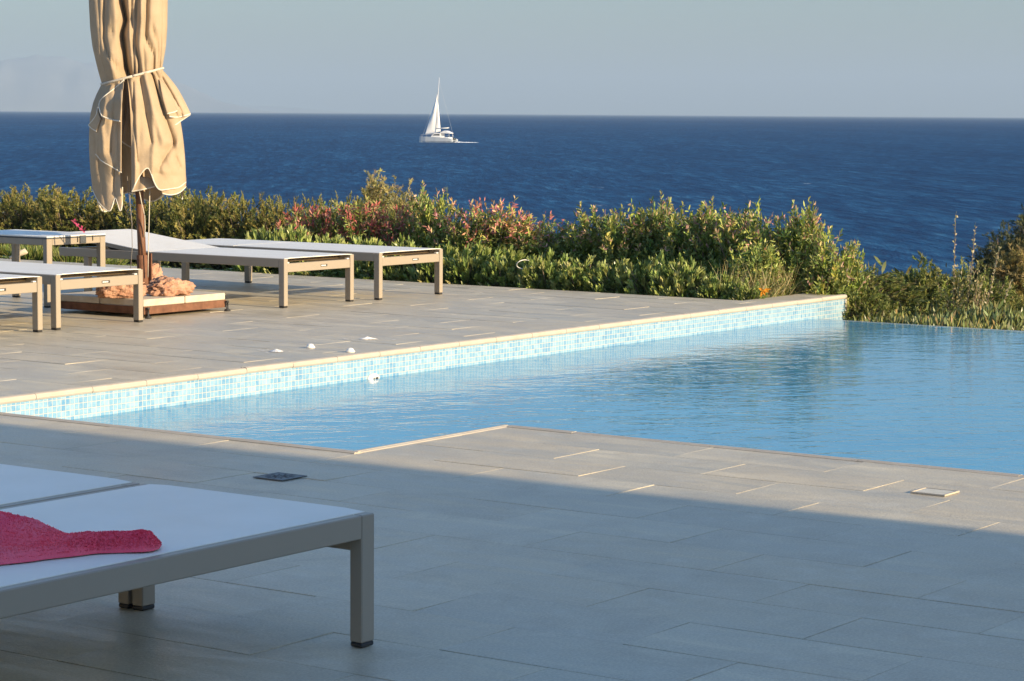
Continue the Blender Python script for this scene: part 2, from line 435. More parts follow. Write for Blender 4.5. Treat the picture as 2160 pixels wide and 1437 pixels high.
def coping_stones(parent, p0, p1, nrm, ln, first=0.0):
    """bullnose stones from p0 to p1; nrm points to the water"""
    p0 = Vector(p0); p1 = Vector(p1); n = Vector(nrm); d = (p1-p0).normalized(); tot = (p1-p0).length
    prof = [(-.034,-.014),(-.034,.002),(-.030,.0045),(-.022,.0048),(-.020,.0022),(-.0165,.0022),(-.0145,.0052),(-.002,.0055),(.006,.002),(.0095,-.006),(.0095,-.015),(.005,-.023),(-.004,-.0255),(-.02,-.0255)]
    s = 0.0; k = 0; rr = random.Random(int(tot*100))
    while s < tot-.01:
        e = min(tot, s + (first if (k == 0 and first) else ln)); a = s+.0012; b = e-.0012
        m = MB(); dz = rr.gauss(0, .0006); q = len(prof)
        vs = [(p0 + d*t + n*u + Vector((0,0,v+dz))) for t in (a, b) for u, v in prof]
        fs = [(i, (i+1) % q, q+(i+1) % q, q+i) for i in range(q)] + [tuple(range(q))[::-1], tuple(range(q, 2*q))]
        if (d.cross(n)).z < 0: fs = [f[::-1] for f in fs]
        m.add(vs, fs); m.build('coping_stone', M['coping'], parent)
        s = e; k += 1
far = thing('pool_wall', 'far side wall of the pool with blue mosaic band and cream coping', 'pool wall', (0,0,0))
mw = MB(); mw.box((X1-.02, YW+.0005, -1.2), (XL, YW+.0115, -.014)); mw.build('mosaic_band', M['mosaic'], far)
mw = MB(); mw.box((X1-.02, YW+.012, -1.2), (XL-.012, 7.86, -.6)); mw.box((XINF, YW+.0118, -1.2), (XL-.0001, 7.85, -.0125)); mw.build('wall_core', M['grout'], far)
coping_stones(far, (X1, YW, 0), (XL+.006, YW, 0), (0,-1,0), .335, .2)
mw = MB()
mw.box((XL, YW-.004, -.9), (XL+.022, YW+.02, -.026), .006); mw.build('corner_trim', M['coping'], far)
edge = thing('pool_edge', 'near edge of the pool with grey brown grooved coping and a corner step', 'pool edge')
coping_stones(edge, (X1, YW, 0), (X1, YS-.034, 0), (1,0,0), .60, .41)
coping_stones(edge, (X1+.001, YS, 0), (X2+.002, YS, 0), (0,1,0), 1.2)
coping_stones(edge, (X2, YS-.035, 0), (X2, YEND, 0), (1,0,0), .60, .30)
mw = MB(); mw.box((X1-.012, YS-.02, -1.2), (X1-.0005, YW-.001, -.026)); mw.box((X1-.012, YS-.0205, -1.2), (X2-.0125, YS-.0005, -.026)); mw.box((X2-.012, YEND, -1.2), (X2-.0005, YS-.021, -.026))
mw.build('mosaic_lining', M['mosaic'], edge)
weir = thing('overflow_wall', 'overflow wall under the infinity edge of the pool, just below the water line', 'overflow wall')
mw = MB(); mw.box((XINF+.0005, YEND, -1.2), (XINF+.10, YW-.001, ZW-.002), .004); mw.build('mosaic_wall', M['mosaic'], weir)
endw = thing('pool_end_wall', 'end wall of the pool beyond the right of the picture', 'pool wall')
mw = MB(); mw.box((X2, YEND-.2, -1.2), (XINF+.1, YEND-.001, -.01)); mw.build('wall', M['mosaic'], endw)
pf = MB(); pf.add([(X1-.5,YEND-.1,-1.19),(XINF,YEND-.1,-1.19),(XINF,YW,-1.19),(X1-.5,YW,-1.19)],[(0,1,2,3)])
pfo = pf.build('pool_floor', M['mosaic']); tag(pfo, kind='structure')

# --- sea (one sheet), far hills, haze
sm = MB(); S = 58000
sm.add([(-S,-S,Z_SEA),(S,-S,Z_SEA),(S,S,Z_SEA),(-S,S,Z_SEA)], [(0,1,2,3)])
so_ = sm.build('sea', M['sea']); tag(so_, kind='structure')
def range_of_hills(name, dist, prof, depth, seed):
    """prof: (px, height in m); a ridge with real width across the line of sight"""
    xsx = np.arange(prof[0][0], prof[-1][0]+1, 9.0)
    hh = np.interp(xsx, [p[0] for p in prof], [p[1] for p in prof])
    rows = []
    for j in range(15):
        t = j/14; row = []
        for px, h in zip(xsx, hh):
            d = dist + (t-.4)*depth
            r = ray(px, 240); r = Vector((r.x, r.y, 0)).normalized()
            env = math.sin(math.pi*min(1, max(0, t)))**.8
            nz = noise.fractal(Vector((px*.012, t*3.0, seed)), .9, 2.1, 6)
            z = h*env*(1 + .16*nz) if env > 0 else 0
            row.append((r.x*d, r.y*d, Z_SEA - 3 + max(0, z)))
        rows.append(row)
    o = grid_mesh(np.array(rows), name, M['hill']); tag(o, kind='structure'); return o
range_of_hills('hills', 37000, [(-500,480),(-300,600),(-120,720),(0,790),(70,800),(130,745),(240,690),(340,560),(400,380),(460,200),(520,80),(590,0)], 9000, 1)
range_of_hills('hills', 50000, [(100,0),(300,120),(450,170),(620,110),(760,0)], 9000, 5)
hz = MB(); hz.box((-59000,-59000,-16), (59000,59000,1050)); hv = hz.build('haze', None); tag(hv, kind='stuff')
hm = bpy.data.materials.new('haze_air'); hm.use_nodes = True; hn = hm.node_tree; hn.nodes.remove(hn.nodes['Principled BSDF'])
pv = hn.nodes.new('ShaderNodeVolumePrincipled'); pv.inputs['Color'].default_value = (.46,.59,.72,1); pv.inputs['Density'].default_value = 4.8e-5
pv.inputs['Anisotropy'].default_value = 0.0
hn.links.new(pv.outputs[0], hn.nodes['Material Output'].inputs['Volume']); hv.data.materials.append(hm)

# --- house (outside the frame; it throws the shade over the near deck) and added bounce wing
HX, HY, HH = 6.70, -8.3, 5.2
ho = thing('house', 'white rendered two storey house whose shadow covers the near deck', 'house')
hb = MB(); hb.box((-12, HY-9, -.3), (HX-.0, HY, HH-.25)); hb.build('wall', M['wall_white'], ho)
hb = MB(); hb.box((-12.0, HY-9.0, HH-.249), (HX+.002, HY+.002, HH)); hb.build('roof', M['wall_white'], ho)
for wx in (-9, -5.5, -2, 1.5, 5):
    f = MB(); f.box((wx, HY+.001, .1), (wx+1.7, HY+.06, 2.3), .004); fo = f.build('window', M['frame'], ho)
    p = MB(); p.box((wx+.08, HY+.061, .18), (wx+.82, HY+.066, 2.22)); p.box((wx+.88, HY+.061, .18), (wx+1.62, HY+.066, 2.22)); p.build('pane', M['glass'], fo)
wg = thing('bounce_wing', 'unseen low white wing added left of the deck to bounce warm sunlight', 'house')  # added out of view: its sunlit wall reflects warm light onto the loungers
hb = MB(); hb.box((-9, 9.4, -.3), (4.3, 14.5, 2.85)); hb.build('wall', M['wall_white'], wg)
hb = MB(); hb.box((-9.1, 9.3, 2.851), (4.4, 14.6, 3.0), .01); hb.build('roof', M['wall_white'], wg)
for wx in (-6.5, -2.5, 1.0):
    f = MB(); f.box((wx, 9.34, .05), (wx+1.5, 9.399, 2.25), .004); fo = f.build('door', M['frame'], wg)
    p = MB(); p.box((wx+.08, 9.334, .13), (wx+1.42, 9.339, 2.17)); p.build('pane', M['glass'], fo)

# ================================================================== LOUNGERS
LW, LH = .675, .303
def lounger(name, label, loc, rz=0.0, raised=False, group=None, LW=.68):
    """local: foot end at y=0, length along +y, x from 0 to LW"""
    Ln = 1.95; t = thing(name, label, 'sun lounger', loc, rz, group)
    for x0 in (0, LW-.036):
        b = MB(); b.box((x0, .046, LH-.054), (x0+.036, Ln, LH), .0025); b.build('side_rail', M['frame'], t)
    b = MB(); b.box((.0365, .003, LH-.084), (LW-.0365, .040, LH-.030), .0025); er = b.build('end_rail', M['frame'], t)
    tg = MB(); tg.box((LW*.52, .0012, LH-.064), (LW*.52+.062, .0028, LH-.049)); to = tg.build('badge', M['dark_cap'], er)
    lt = MB(); rr = random.Random(3); x = LW*.52+.004
    for wd in (.006, .009, .005, .009, .006, .008):
        lt.box((x, .0004, LH-.0605), (x+wd*.8, .0011, LH-.0525)); x += wd+.0005
    lt.build('badge_lettering', M['white_plastic'], to)
    b = MB(); b.box((.0365, Ln-.037, LH-.060), (LW-.0365, Ln, LH-.006), .0025); b.build('end_rail', M['frame'], t)
    for x0 in (0, LW-.036):
        for y0, y1 in ((0, .0455), (1.68, 1.725)):
            top = LH if y0 == 0 else LH-.0545
            b = MB(); b.box((x0, y0, .012), (x0+.036, y1, top), .0025); lg = b.build('leg', M['frame'], t)
            c = MB(); c.box((x0+.0005, y0+.0005, .001), (x0+.0355, y1-.0005, .0119), .003); c.build('foot_cap', M['dark_cap'], lg)
    # bar under the foot end of the sling and white end plugs
    b = MB(); b.box((.040, .085, LH-.026), (LW-.040, .105, LH-.004), .003); b.build('sling_bar', M['under'], t)
    b = MB(); b.box((.0375, .008, LH-.0295), (.060, .030, LH-.022), .002); b.build('end_plug', M['white_plastic'], t)
    b = MB(); b.box((LW-.060, .008, LH-.0295), (LW-.0375, .030, LH-.022), .002); b.build('end_plug', M['white_plastic'], t)
    INS = .024 if LW > .7 else .010
    def sheet(y0, y1, tilt=0.0, nm='seat_sling'):
        ny = 24; nx = 13; th = .0045; x0, x1 = INS, LW-INS
        top = np.zeros((ny, nx, 3))
        for i in range(ny):
            for j in range(nx):
                u = j/(nx-1); v = i/(ny-1)
                sag = -.004*math.sin(math.pi*u)*math.sin(math.pi*v)
                edge = -.0035*(abs(2*u-1)**14) 
                y = y0 + (y1-y0)*v
                top[i, j] = (x0+(x1-x0)*u, y0+(y-y0)*math.cos(tilt), LH+.0052+sag+edge+(y-y0)*math.sin(tilt))
        m = MB(); vs = top.reshape(-1,3); n = len(vs)
        allv = np.vstack([vs, vs-np.array([0,0,th])]); fs = []
        for i in range(ny-1):
            for j in range(nx-1):
                a = i*nx+j; fs.append((a, a+1, a+nx+1, a+nx)); fs.append((n+a, n+a+nx, n+a+nx+1, n+a+1))
        for i in range(ny-1):
            a = i*nx; fs.append((a, a+nx, n+a+nx, n+a)); a = i*nx+nx-1; fs.append((a+nx, a, n+a, n+a+nx))
        for j in range(nx-1):
            a = j; fs.append((a+1, a, n+a, n+a+1)); a = (ny-1)*nx+j; fs.append((a, a+1, n+a+1, n+a))
        m.add(allv, fs); return m.build(nm, M['sling'], t, smooth=False)
    hy = 1.13
    sheet(.006, hy if raised else 1.25)
    if raised:
        a = math.atan2(.105, .88); L2 = .80
        sheet(hy+.006, hy+.006+L2, a, 'backrest_sling')
        rot = Matrix.Rotation(a, 3, 'X'); org = (0, hy+.006, LH-.002)
        b = MB()
        for x0, x1, y0, y1 in ((.014,.040,hy+.01,hy+L2), (LW-.040,LW-.014,hy+.01,hy+L2), (.0405,LW-.0405,hy+L2-.03,hy+L2), (.0405,LW-.0405,hy+.012,hy+.036)):
            b.box((x0,y0,LH-.027),(x1,y1,LH-.003), .002, rot, org)
        b.build('backrest_frame', M['frame'], t)
        b = MB()
        for x0 in (.06, LW-.075): b.tube([(x0, hy+.10, LH-.06), (x0, hy+.42, LH+.012)], .008, 6)
        b.tube([(.06, hy+.12, LH-.055), (LW-.075, hy+.12, LH-.055)], .008, 6)
        b.build('support_strut', M['dark_cap'], t)
    else:
        sheet(1.258, Ln-.012, 0, 'backrest_sling')
    return t
G = 'taupe framed sun loungers with white slings'
lounger('sun_lounger', 'taupe lounger in the near left foreground with a pink towel lying on it', (4.232, 3.37, 0), R(90), group=G, LW=.713)
lounger('sun_lounger', 'lounger just behind the towel one, only its pale sling corner showing at the left edge', (4.230, 4.092, 0), R(90), group=G, LW=.714)
lounger('sun_lounger', 'flat white lounger farthest right, standing closest to the green bushes', (12.20, 9.68, 0), group=G)
lounger('sun_lounger', 'white lounger with slightly raised backrest behind the parasol pole', (11.325, 9.73, 0), raised=True, group=G)
lounger('sun_lounger', 'flat lounger in front of the parasol base, its right leg before the pink rocks', (9.38, 9.70, 0), group=G)
lounger('sun_lounger', 'flat lounger cut by the left edge of the photo, only a leg showing', (8.58, 9.68, 0), group=G)

# --- side table
tb = thing('side_table', 'taller taupe side table with grey edged white top behind the left loungers', 'table', (10.42, 10.85, 0))
TWd, TD, TH = .50, .80, .437
b = MB(); b.box((0,0,TH-.009),(TWd,TD,TH), .002); b.build('table_top', M['sling'], tb)
b = MB(); b.box((-.001,-.001,TH-.016),(TWd+.001,TD+.001,TH-.0095), .001); b.build('edge_strip', M['grate'], tb)
b = MB()
b.box((.046,.001,TH-.056),(TWd-.046,.030,TH-.017),.002); b.box((.046,TD-.030,TH-.056),(TWd-.046,TD-.001,TH-.017),.002)
b.box((.001,.037,TH-.056),(.030,TD-.037,TH-.017),.002); b.box((TWd-.030,.037,TH-.056),(TWd-.001,TD-.037,TH-.017),.002)
b.build('apron', M['frame'], tb)
for x in (0, TWd-.045):
    for y in (0, TD-.036):
        b = MB(); b.box((x,y,.010),(x+.045,y+.036,TH-.0165),.0025); lg = b.build('leg', M['frame'], tb)
        b = MB(); b.box((x+.001,y+.001,.001),(x+.044,y+.035,.0099),.002); b.build('foot_cap', M['dark_cap'], lg)
b = MB(); b.box((.275,-.008,TH-.052),(.325,-.0015,TH-.004),.001); b.build('table_clip', M['grate'], tb)
for xa, za in ((.255,.045),(.385,.04)): MB().box((xa,-.004,TH-za),(xa+.005,-.0015,TH-.007)).build('hook', M['dark_cap'], tb)

# ================================================================== PARASOL
PP = Vector((10.62, 10.235, 0))
ff = Vector((PP.x, PP.y, 0)).normalized(); rr_ = Vector((ff.y, -ff.x, 0))
par = thing('parasol', 'closed beige parasol with white piping tied with a cord, on a dark wooden pole', 'parasol', PP)
def PL(px, py, w=0.0):
    """point on the upright plane through the pole, w metres towards the viewer's side"""
    r = ray(px, py); c = Vector((0,0,CAM_H)); q = PP - ff*w
    t = (q-c).dot(ff)/r.dot(ff); return c + r*t - PP
SC = 351.0
silL = [(-420,266),(-300,235),(-150,196),(0,187),(60,190),(100,195),(150,207),(178,215),(200,205),(235,190),(265,187),(300,188),(350,191),(400,195),(450,215)]
silR = [(-420,274),(-300,312),(-150,345),(0,354),(60,353),(100,350),(145,342),(165,342),(200,362),(235,382),(265,386),(300,390),(350,393),(400,392),(450,380)]
def env(py):
    l = np.interp(py, [a for a,_ in silL], [b for _,b in silL]); r_ = np.interp(py, [a for a,_ in silR], [b for _,b in silR])
    return (l+r_)/2, (r_-l)/2
def front_w(px, py, k=.72):
    c, a = env(py); q = min(1, abs(px-c)/a); return a/SC*k*math.sqrt(max(0, 1-q*q))
# upper closed part
rows = []
def seg_crease(px, py, segs):
    """sum of soft valleys along polylines given in picture units on the canopy's own plane"""
    w_ = 0
    for pts, dp, wd in segs:
        best = 1e9
        for (ax, ay), (bx, by) in zip(pts[:-1], pts[1:]):
            vx, vy = bx-ax, by-ay; t_ = max(0, min(1, ((px-ax)*vx+(py-ay)*vy)/(vx*vx+vy*vy)))
            best = min(best, math.hypot(px-ax-vx*t_, (py-ay-vy*t_)*.6))
        if best < wd*4: w_ += dp*(1.15*math.exp(-best/(wd*.95)) if dp < 0 else math.exp(-(best/wd)**2))
    return w_
UP = [([(262,-430),(259,-100),(257,0),(266,43),(258,70),(266,140),(272,160)],-.150,7.5),([(284,-430),(280,-60),(277,20),(281,90),(284,160)],-.030,3.5),
 ([(296,-430),(290,-60),(287,47),(285,93),(293,134),(293,160)],-.045,5),([(318,-430),(312,-60),(310,3),(307,80),(325,113),(324,150)],-.050,5),
 ([(222,-430),(224,-100),(220,3),(219,80),(228,117),(262,160)],-.034,5),([(262,38),(250,52),(234,70)],-.022,5),([(300,60),(303,110),(306,155)],-.015,4),
 ([(322,60),(333,90),(334,145)],-.022,4),([(340,-430),(343,-60),(341,60),(337,145)],-.014,4),([(205,-430),(207,0),(212,110),(222,160)],-.012,5),
 ([(236,-430),(240,-100),(243,10),(246,60)],.016,8),([(300,-430),(300,-60),(298,20),(300,80)],.018,6),([(272,-430),(270,0),(274,90)],.02,4),([(232,118),(240,150)],.02,8),([(213,60),(210,120)],.01,6)]
LOW = [([(296,168),(306,230),(320,300)],-.026,6),([(324,160),(340,220),(362,285),(366,302)],-.040,6),([(366,303),(352,325),(336,352)],-.040,7),([(371,332),(380,352)],-.022,4),
 ([(281,175),(283,260),(290,340)],-.022,4),([(308,165),(330,250),(345,300)],.020,7),([(270,165),(279,230)],-.02,4),([(356,300),(372,306)],.02,6),([(372,250),(378,300)],.012,8),
 ([(243,185),(238,262),(234,320)],-.022,6),([(256,190),(254,300),(250,360)],.022,6),([(222,210),(214,262),(218,320)],.014,6),([(206,300),(212,360),(222,430)],-.014,6),([(243,350),(240,390),(243,413)],-.02,5),([(200,300),(198,380)],.008,8),
 ([(300,372),(330,366),(380,372)],-.012,7),([(332,352),(352,366)],.018,6),([(262,180),(262,250)],-.02,4)]
nphi = 220
for i in range(60):
    t = i/59; row = []
    for k in range(nphi):
        ph = 2*math.pi*k/nphi; sn = math.sin(ph); cs = math.cos(ph)
        tie = 161 - sn*17
        py = -430 + (tie+430)*t
        c, a = env(py)
        px = c + a*sn
        wv = a/SC*.72*cs
        if cs > 0:
            wv += seg_crease(px, py, UP)*min(1, cs*2.5)
            wv += .008*noise.noise(Vector((px*.06, py*.018, 1)))*cs
            wv += .02*math.exp(-((px-236)/14)**2)*math.exp(-((py-135)/30)**2)*cs
        else:
            wv += .03*math.sin(9*ph+.6*math.sin(py*.02))*abs(cs)
        row.append(PL(px, py, wv))
    rows.append(row)
rows = np.array([[tuple(v) for v in r] for r in rows])
can = grid_mesh(rows, 'canopy', M['cloth'], par, closed=True)
# lower draped panels as Coons patches in (px,py), bulged round the pole
def poly(pts, n):
    pts = np.array(pts, float)
    # chaikin smoothing
    for _ in range(2):
        q = [pts[0]]
        for i in range(len(pts)-1):
            q += [pts[i]*.75+pts[i+1]*.25, pts[i]*.25+pts[i+1]*.75]
        q.append(pts[-1]); pts = np.array(q)
    d = np.r_[0, np.cumsum(np.hypot(*np.diff(pts, axis=0).T))]; s = np.linspace(0, d[-1], n)
    return np.c_[np.interp(s, d, pts[:,0]), np.interp(s, d, pts[:,1])]
def panel(name, top, hem, left, right, off, folds=(), n=64, m=64, k=.72, pipe=('hem',), flare=0.0, lift=0.0):
    T, B, Lf, Rt = poly(top, n), poly(hem, n), poly(left, m), poly(right, m)
    Pt = np.zeros((m, n, 3))
    for i in range(m):
        t = i/(m-1)
        for j in range(n):
            s = j/(n-1)
            q = (1-t)*T[j]+t*B[j]+(1-s)*Lf[i]+s*Rt[i]-((1-s)*(1-t)*T[0]+s*(1-t)*T[-1]+(1-s)*t*B[0]+s*t*B[-1])
            px, py = q
            w_ = front_w(px, min(py, 400), k) + off + flare*t*t + lift*math.sin(math.pi*s)*t
            for s0, s1, dp, wd in folds:
                w_ += dp*math.exp(-((s-(s0+(s1-s0)*t))/wd)**2)*min(1, .25+1.1*t)
            w_ += seg_crease(px, py, LOW) + .008*noise.noise(Vector((px*.05+off*50, py*.03, 4)))*min(1, t*2)
            Pt[i, j] = PL(px, py, w_)
    o = grid_mesh(Pt, name, M['cloth'], par)
    md = o.modifiers.new('thick', 'SOLIDIFY'); md.thickness = .0022
    if pipe:
        p = MB()
        for e in pipe:
            line = {'hem': Pt[-1], 'left': Pt[:,0], 'right': Pt[:,-1], 'top': Pt[0]}[e]
            p.tube([Vector(v) for v in line], .0042, 6)
        p.build('piping', M['piping'], o, smooth=True)
    return o
# back half of the skirt
rows = []
for i in range(34):
    t = i/33; row = []
    for k in range(91):
        ph = math.pi/2 + math.pi*k/90; sn = math.sin(ph); cs = math.cos(ph)
        py = 161 - sn*17 + t*(262 + 14*math.sin(5*ph) - abs(cs)*8 - 17*sn*0)
        c, a = env(min(py, 420)); a *= .965
        row.append(tuple(PL(c+a*sn, py, a/SC*.72*cs + .035*math.sin(8*ph)*t*abs(cs) )))
    rows.append(row)
bk = grid_mesh(np.array(rows), 'skirt_panel', M['cloth'], par)
p = MB(); p.tube([Vector(v) for v in rows[-1]], .0052, 6); p.build('piping', M['piping'], bk, True)
# left under panel
panel('skirt_panel', [(214,178),(240,170),(262,164)], [(196,400),(206,424),(220,440),(232,448),(238,432),(243,413),(249,432),(254,450),(258,430),(258,395)],
      [(214,178),(197,212),(189,262),(188,310),(191,360),(196,400)], [(258,164),(257,250),(256,330),(258,395)], -.032,
      [(.95,.9,-.03,.06)])
# left middle panel
panel('skirt_panel', [(215,177),(240,170),(263,163)], [(202,325),(214,340),(236,352),(256,364)],
      [(215,177),(203,200),(193,232),(188,264),(202,278),(202,325)], [(258,163),(256,250),(256,364)], .012,
      [(.9,.9,-.02,.05)])
# ear of the left middle panel
panel('skirt_flap', [(206,226),(209,243),(213,250)], [(187,264),(194,272),(204,277)], [(206,226),(204,244),(187,264)], [(213,250),(209,262),(204,277)], .03, [], 12, 12, pipe=('hem','left'))
# left top flap with its turned edge
panel('skirt_flap', [(262,168),(250,180),(232,194),(214,208),(208,220),(211,236),(215,245)], [(260,176),(258,215),(253,256)],
      [(262,168),(261,172),(260,176)], [(215,245),(232,252),(253,256)], .058, [(.5,.45,.03,.2),(.2,.2,-.02,.1)], 40, 30, pipe=('top','right'), flare=.03)
# strip deep in the middle
panel('skirt_panel', [(262,164),(269,163),(276,162)], [(249,288),(256,298),(266,305),(277,311)], [(262,164),(263,230),(249,288)], [(276,162),(278,240),(277,311)], -.135,
      [(.5,.5,.02,.2)], 24, 40)
# big right panel
panel('skirt_panel', [(268,162),(300,155),(341,146)], [(278,405),(288,382),(300,362),(312,352),(319,366),(326,388),(336,402),(350,400),(362,398),(378,396),(392,384)],
      [(268,162),(274,220),(277,300),(278,405)], [(341,146),(356,175),(374,225),(384,275),(390,330),(392,384)], .010,
      [(.14,.10,.028,.07),(.52,.48,.02,.10)], 96, 90, lift=.02)
# fold-back of the right hem
panel('skirt_flap', [(285,376),(300,372),(318,376)], [(279,404),(302,400),(327,393)], [(285,376),(281,392),(279,404)], [(318,376),(323,386),(327,393)], -.035, [(.5,.5,.015,.2)], 24, 16)
panel('skirt_flap', [(330,380),(362,378),(391,366)], [(342,408),(358,412),(378,408),(392,394)], [(330,380),(336,396),(342,408)], [(391,366),(393,380),(392,394)], -.004, [(.4,.4,.012,.2)], 24, 16)
# right flap
panel('skirt_flap', [(322,152),(332,149),(341,146)], [(357,246),(372,248),(388,245),(402,240)], [(322,152),(334,192),(357,246)], [(341,146),(356,162),(376,188),(391,216),(402,240)], .042,
      [(.3,.35,-.03,.12),(.7,.7,.03,.15)], 30, 50)
panel('skirt_flap', [(358,243),(380,243),(401,240)], [(364,266),(371,263),(380,256),(401,242)], [(358,243),(361,255),(364,266)], [(401,240),(401.5,241),(401,242)], .012, [], 24, 10)
panel('skirt_flap', [(336,166),(352,180),(366,200)], [(352,240),(372,236),(381,226),(377,214)], [(336,166),(342,205),(352,240)], [(366,200),(373,207),(377,214)], .052, [(.4,.5,-.02,.2)], 24, 24)
# tie cord round the gathered cloth
p = MB(); loop = []
for k in range(73):
    ph = 2*math.pi*k/72; sn = math.sin(ph); cs = math.cos(ph); py = 161 - 17*sn
    c, a = env(161); loop.append(PL(279+65*sn, py, 65/SC*.72*cs + (.012 if cs > 0 else 0)))
p.tube(loop, .0075, 7); p.tube([v+Vector((0,0,.004*math.sin(i*2.1))) for i, v in enumerate(loop)], .0055, 6)
p.build('tie_cord', M['cord'], par, True)
# pole and collar
def pole_pt(py): return PL(302+(py-600)*.040, py)
p = MB(); p.tube([pole_pt(q) for q in (618, 500, 380, 200, 0, -300, -455)], .0245, 20); p.build('pole', M['wood'], par, True)
p = MB(); p.tube([pole_pt(620), pole_pt(538)], .033, 20); p.box(tuple(pole_pt(590)+Vector((.02,-.05,-.06))), tuple(pole_pt(590)+Vector((.03,.0,.16))), .002); p.build('collar', M['rust'], par, False)
p = MB(); p.lathe([(.0,.05),(.02,.045),(.03,.02),(.026,0),(0,-.01)], 16, tuple(pole_pt(-460))); p.build('finial', M['wood'], par, True)
p = MB(); p.tube([PL(294,404,.14), PL(299,430,.13), PL(305,455,.06), PL(306,480,.04), PL(305,500,.03)], .0035, 6)
p.tube([PL(316,396,.12), PL(315,440,.10), PL(313,520,.06), PL(312,585,.05)], .0035, 6)
p.build('hanging_cord', M['cord'], par, True)
p = MB(); p.tube([PL(268,370,.12), PL(272,410,.12), PL(278,470,.10), PL(279,520,.08), PL(275,572,.08)], .0022, 5)
p.tube([PL(276,380,.10), PL(274,430,.10), PL(279,475,.10)], .0022, 5)
p.build('hanging_string', M['dark_cord'], par, True)
# base frame (part of the parasol) and the loose slabs and rocks on it
BX0, BY0, BX1, BY1 = 10.245-PP.x, 9.875-PP.y, 10.955-PP.x, 10.60-PP.y
b = MB()
b.box((BX0,BY0,.022),(BX1,BY0+.006,.066)); b.box((BX0,BY1-.006,.022),(BX1,BY1,.066))
b.box((BX0,BY0+.0061,.022),(BX0+.006,BY1-.0061,.066)); b.box((BX1-.006,BY0+.0061,.022),(BX1,BY1-.0061,.066))
b.box((BX0+.0061,BY0+.0061,.022),(BX1-.0061,BY0+.05,.028)); b.box((BX0+.0061,-.03,.022),(BX1-.0061,.03,.03))
b.box((-.03,BY0+.0501,.030),(.03,BY1-.0061,.036)); b.box((-.05,-.05,.036),(.05,.05,.05))
b.build('base_frame', M['rust'], par)
for x, y in ((BX0+.02,BY0-.016),(BX1-.005,BY0-.016),(BX0+.02,BY1+.016),(BX1-.02,BY1+.016)):
    b = MB(); b.lathe([(.0,.0),(.02,.0),(.018,.008),(.007,.013),(.006,.05),(.010,.05),(.010,.062),(0,.062)], 14, (x,y,.001)); b.build('base_foot', M['dark_cap'], par, True)
slabs = [('cream slab at the front left of the parasol base', 0, 0), ('cream slab at the front right of the parasol base, near the rusty corner foot', 1, 0),
         ('cream slab at the back left of the parasol base, under the lounger shade', 0, 1), ('cream slab at the back right of the parasol base, behind the pole', 1, 1)]
hw = (BX1-BX0)/2; hd = (BY1-BY0)/2
for lb, i, j in slabs:
    o = MB().box((.003,.003,0),(hw-.003,hd-.003,.042),.004).build('paving_slab', M['slab'])
    o.location = (PP.x+BX0+i*hw, PP.y+BY0+j*hd, .0665+.0005*i); tag(o, lb, 'paving slab', 'ballast slabs on the parasol base')
def rock(label, c, size, seed, rz):
    import bmesh
    bm = bmesh.new(); bmesh.ops.create_icosphere(bm, subdivisions=5, radius=1)
    for v in bm.verts:
        n = v.co.normalized()
        d = 1 + .30*noise.fractal(n*1.3+Vector((seed,0,0)), .8, 2.2, 3) + .10*noise.fractal(n*6+Vector((0,seed,0)), .8, 2.2, 4)
        d -= .10*max(0, noise.noise(n*9+Vector((seed,seed,0)))-.2)*3
        d += .16*(.4-abs(noise.noise(n*3.1+Vector((seed,1,seed)))*2)) + .06*(.4-abs(noise.noise(n*8.0+Vector((1,seed,seed)))*2))
        q = n*d
        v.co = Vector((q.x*size[0], q.y*size[1], max(q.z*size[2], -size[2]*.72)))
    me = bpy.data.meshes.new('rock'); bm.to_mesh(me); bm.free()
    for pl in me.polygons: pl.use_smooth = True
    o = link_mesh('rock', me, M['rock']); o.rotation_euler = (0,0,rz); o.location = (c[0], c[1], .110+size[2]*.72)
    return tag(o, label, 'rock', 'salmon rocks weighing down the parasol base')
q = on_z(256, 630, .11); rock('long salmon rock left of the parasol pole, behind the lounger leg', (q.x+.05, q.y+.05), (.15,.075,.075), 3.1, R(-45))
q = on_z(356, 625, .11); rock('dark veined salmon rock right of the parasol pole', (q.x+.05, q.y+.05), (.135,.08,.062), 8.7, R(-40))
q = on_z(330, 612, .11); rock('small salmon rock tucked behind the rock to the right of the pole', (q.x+.08, q.y+.12), (.08,.06,.085), 5.2, R(-30))

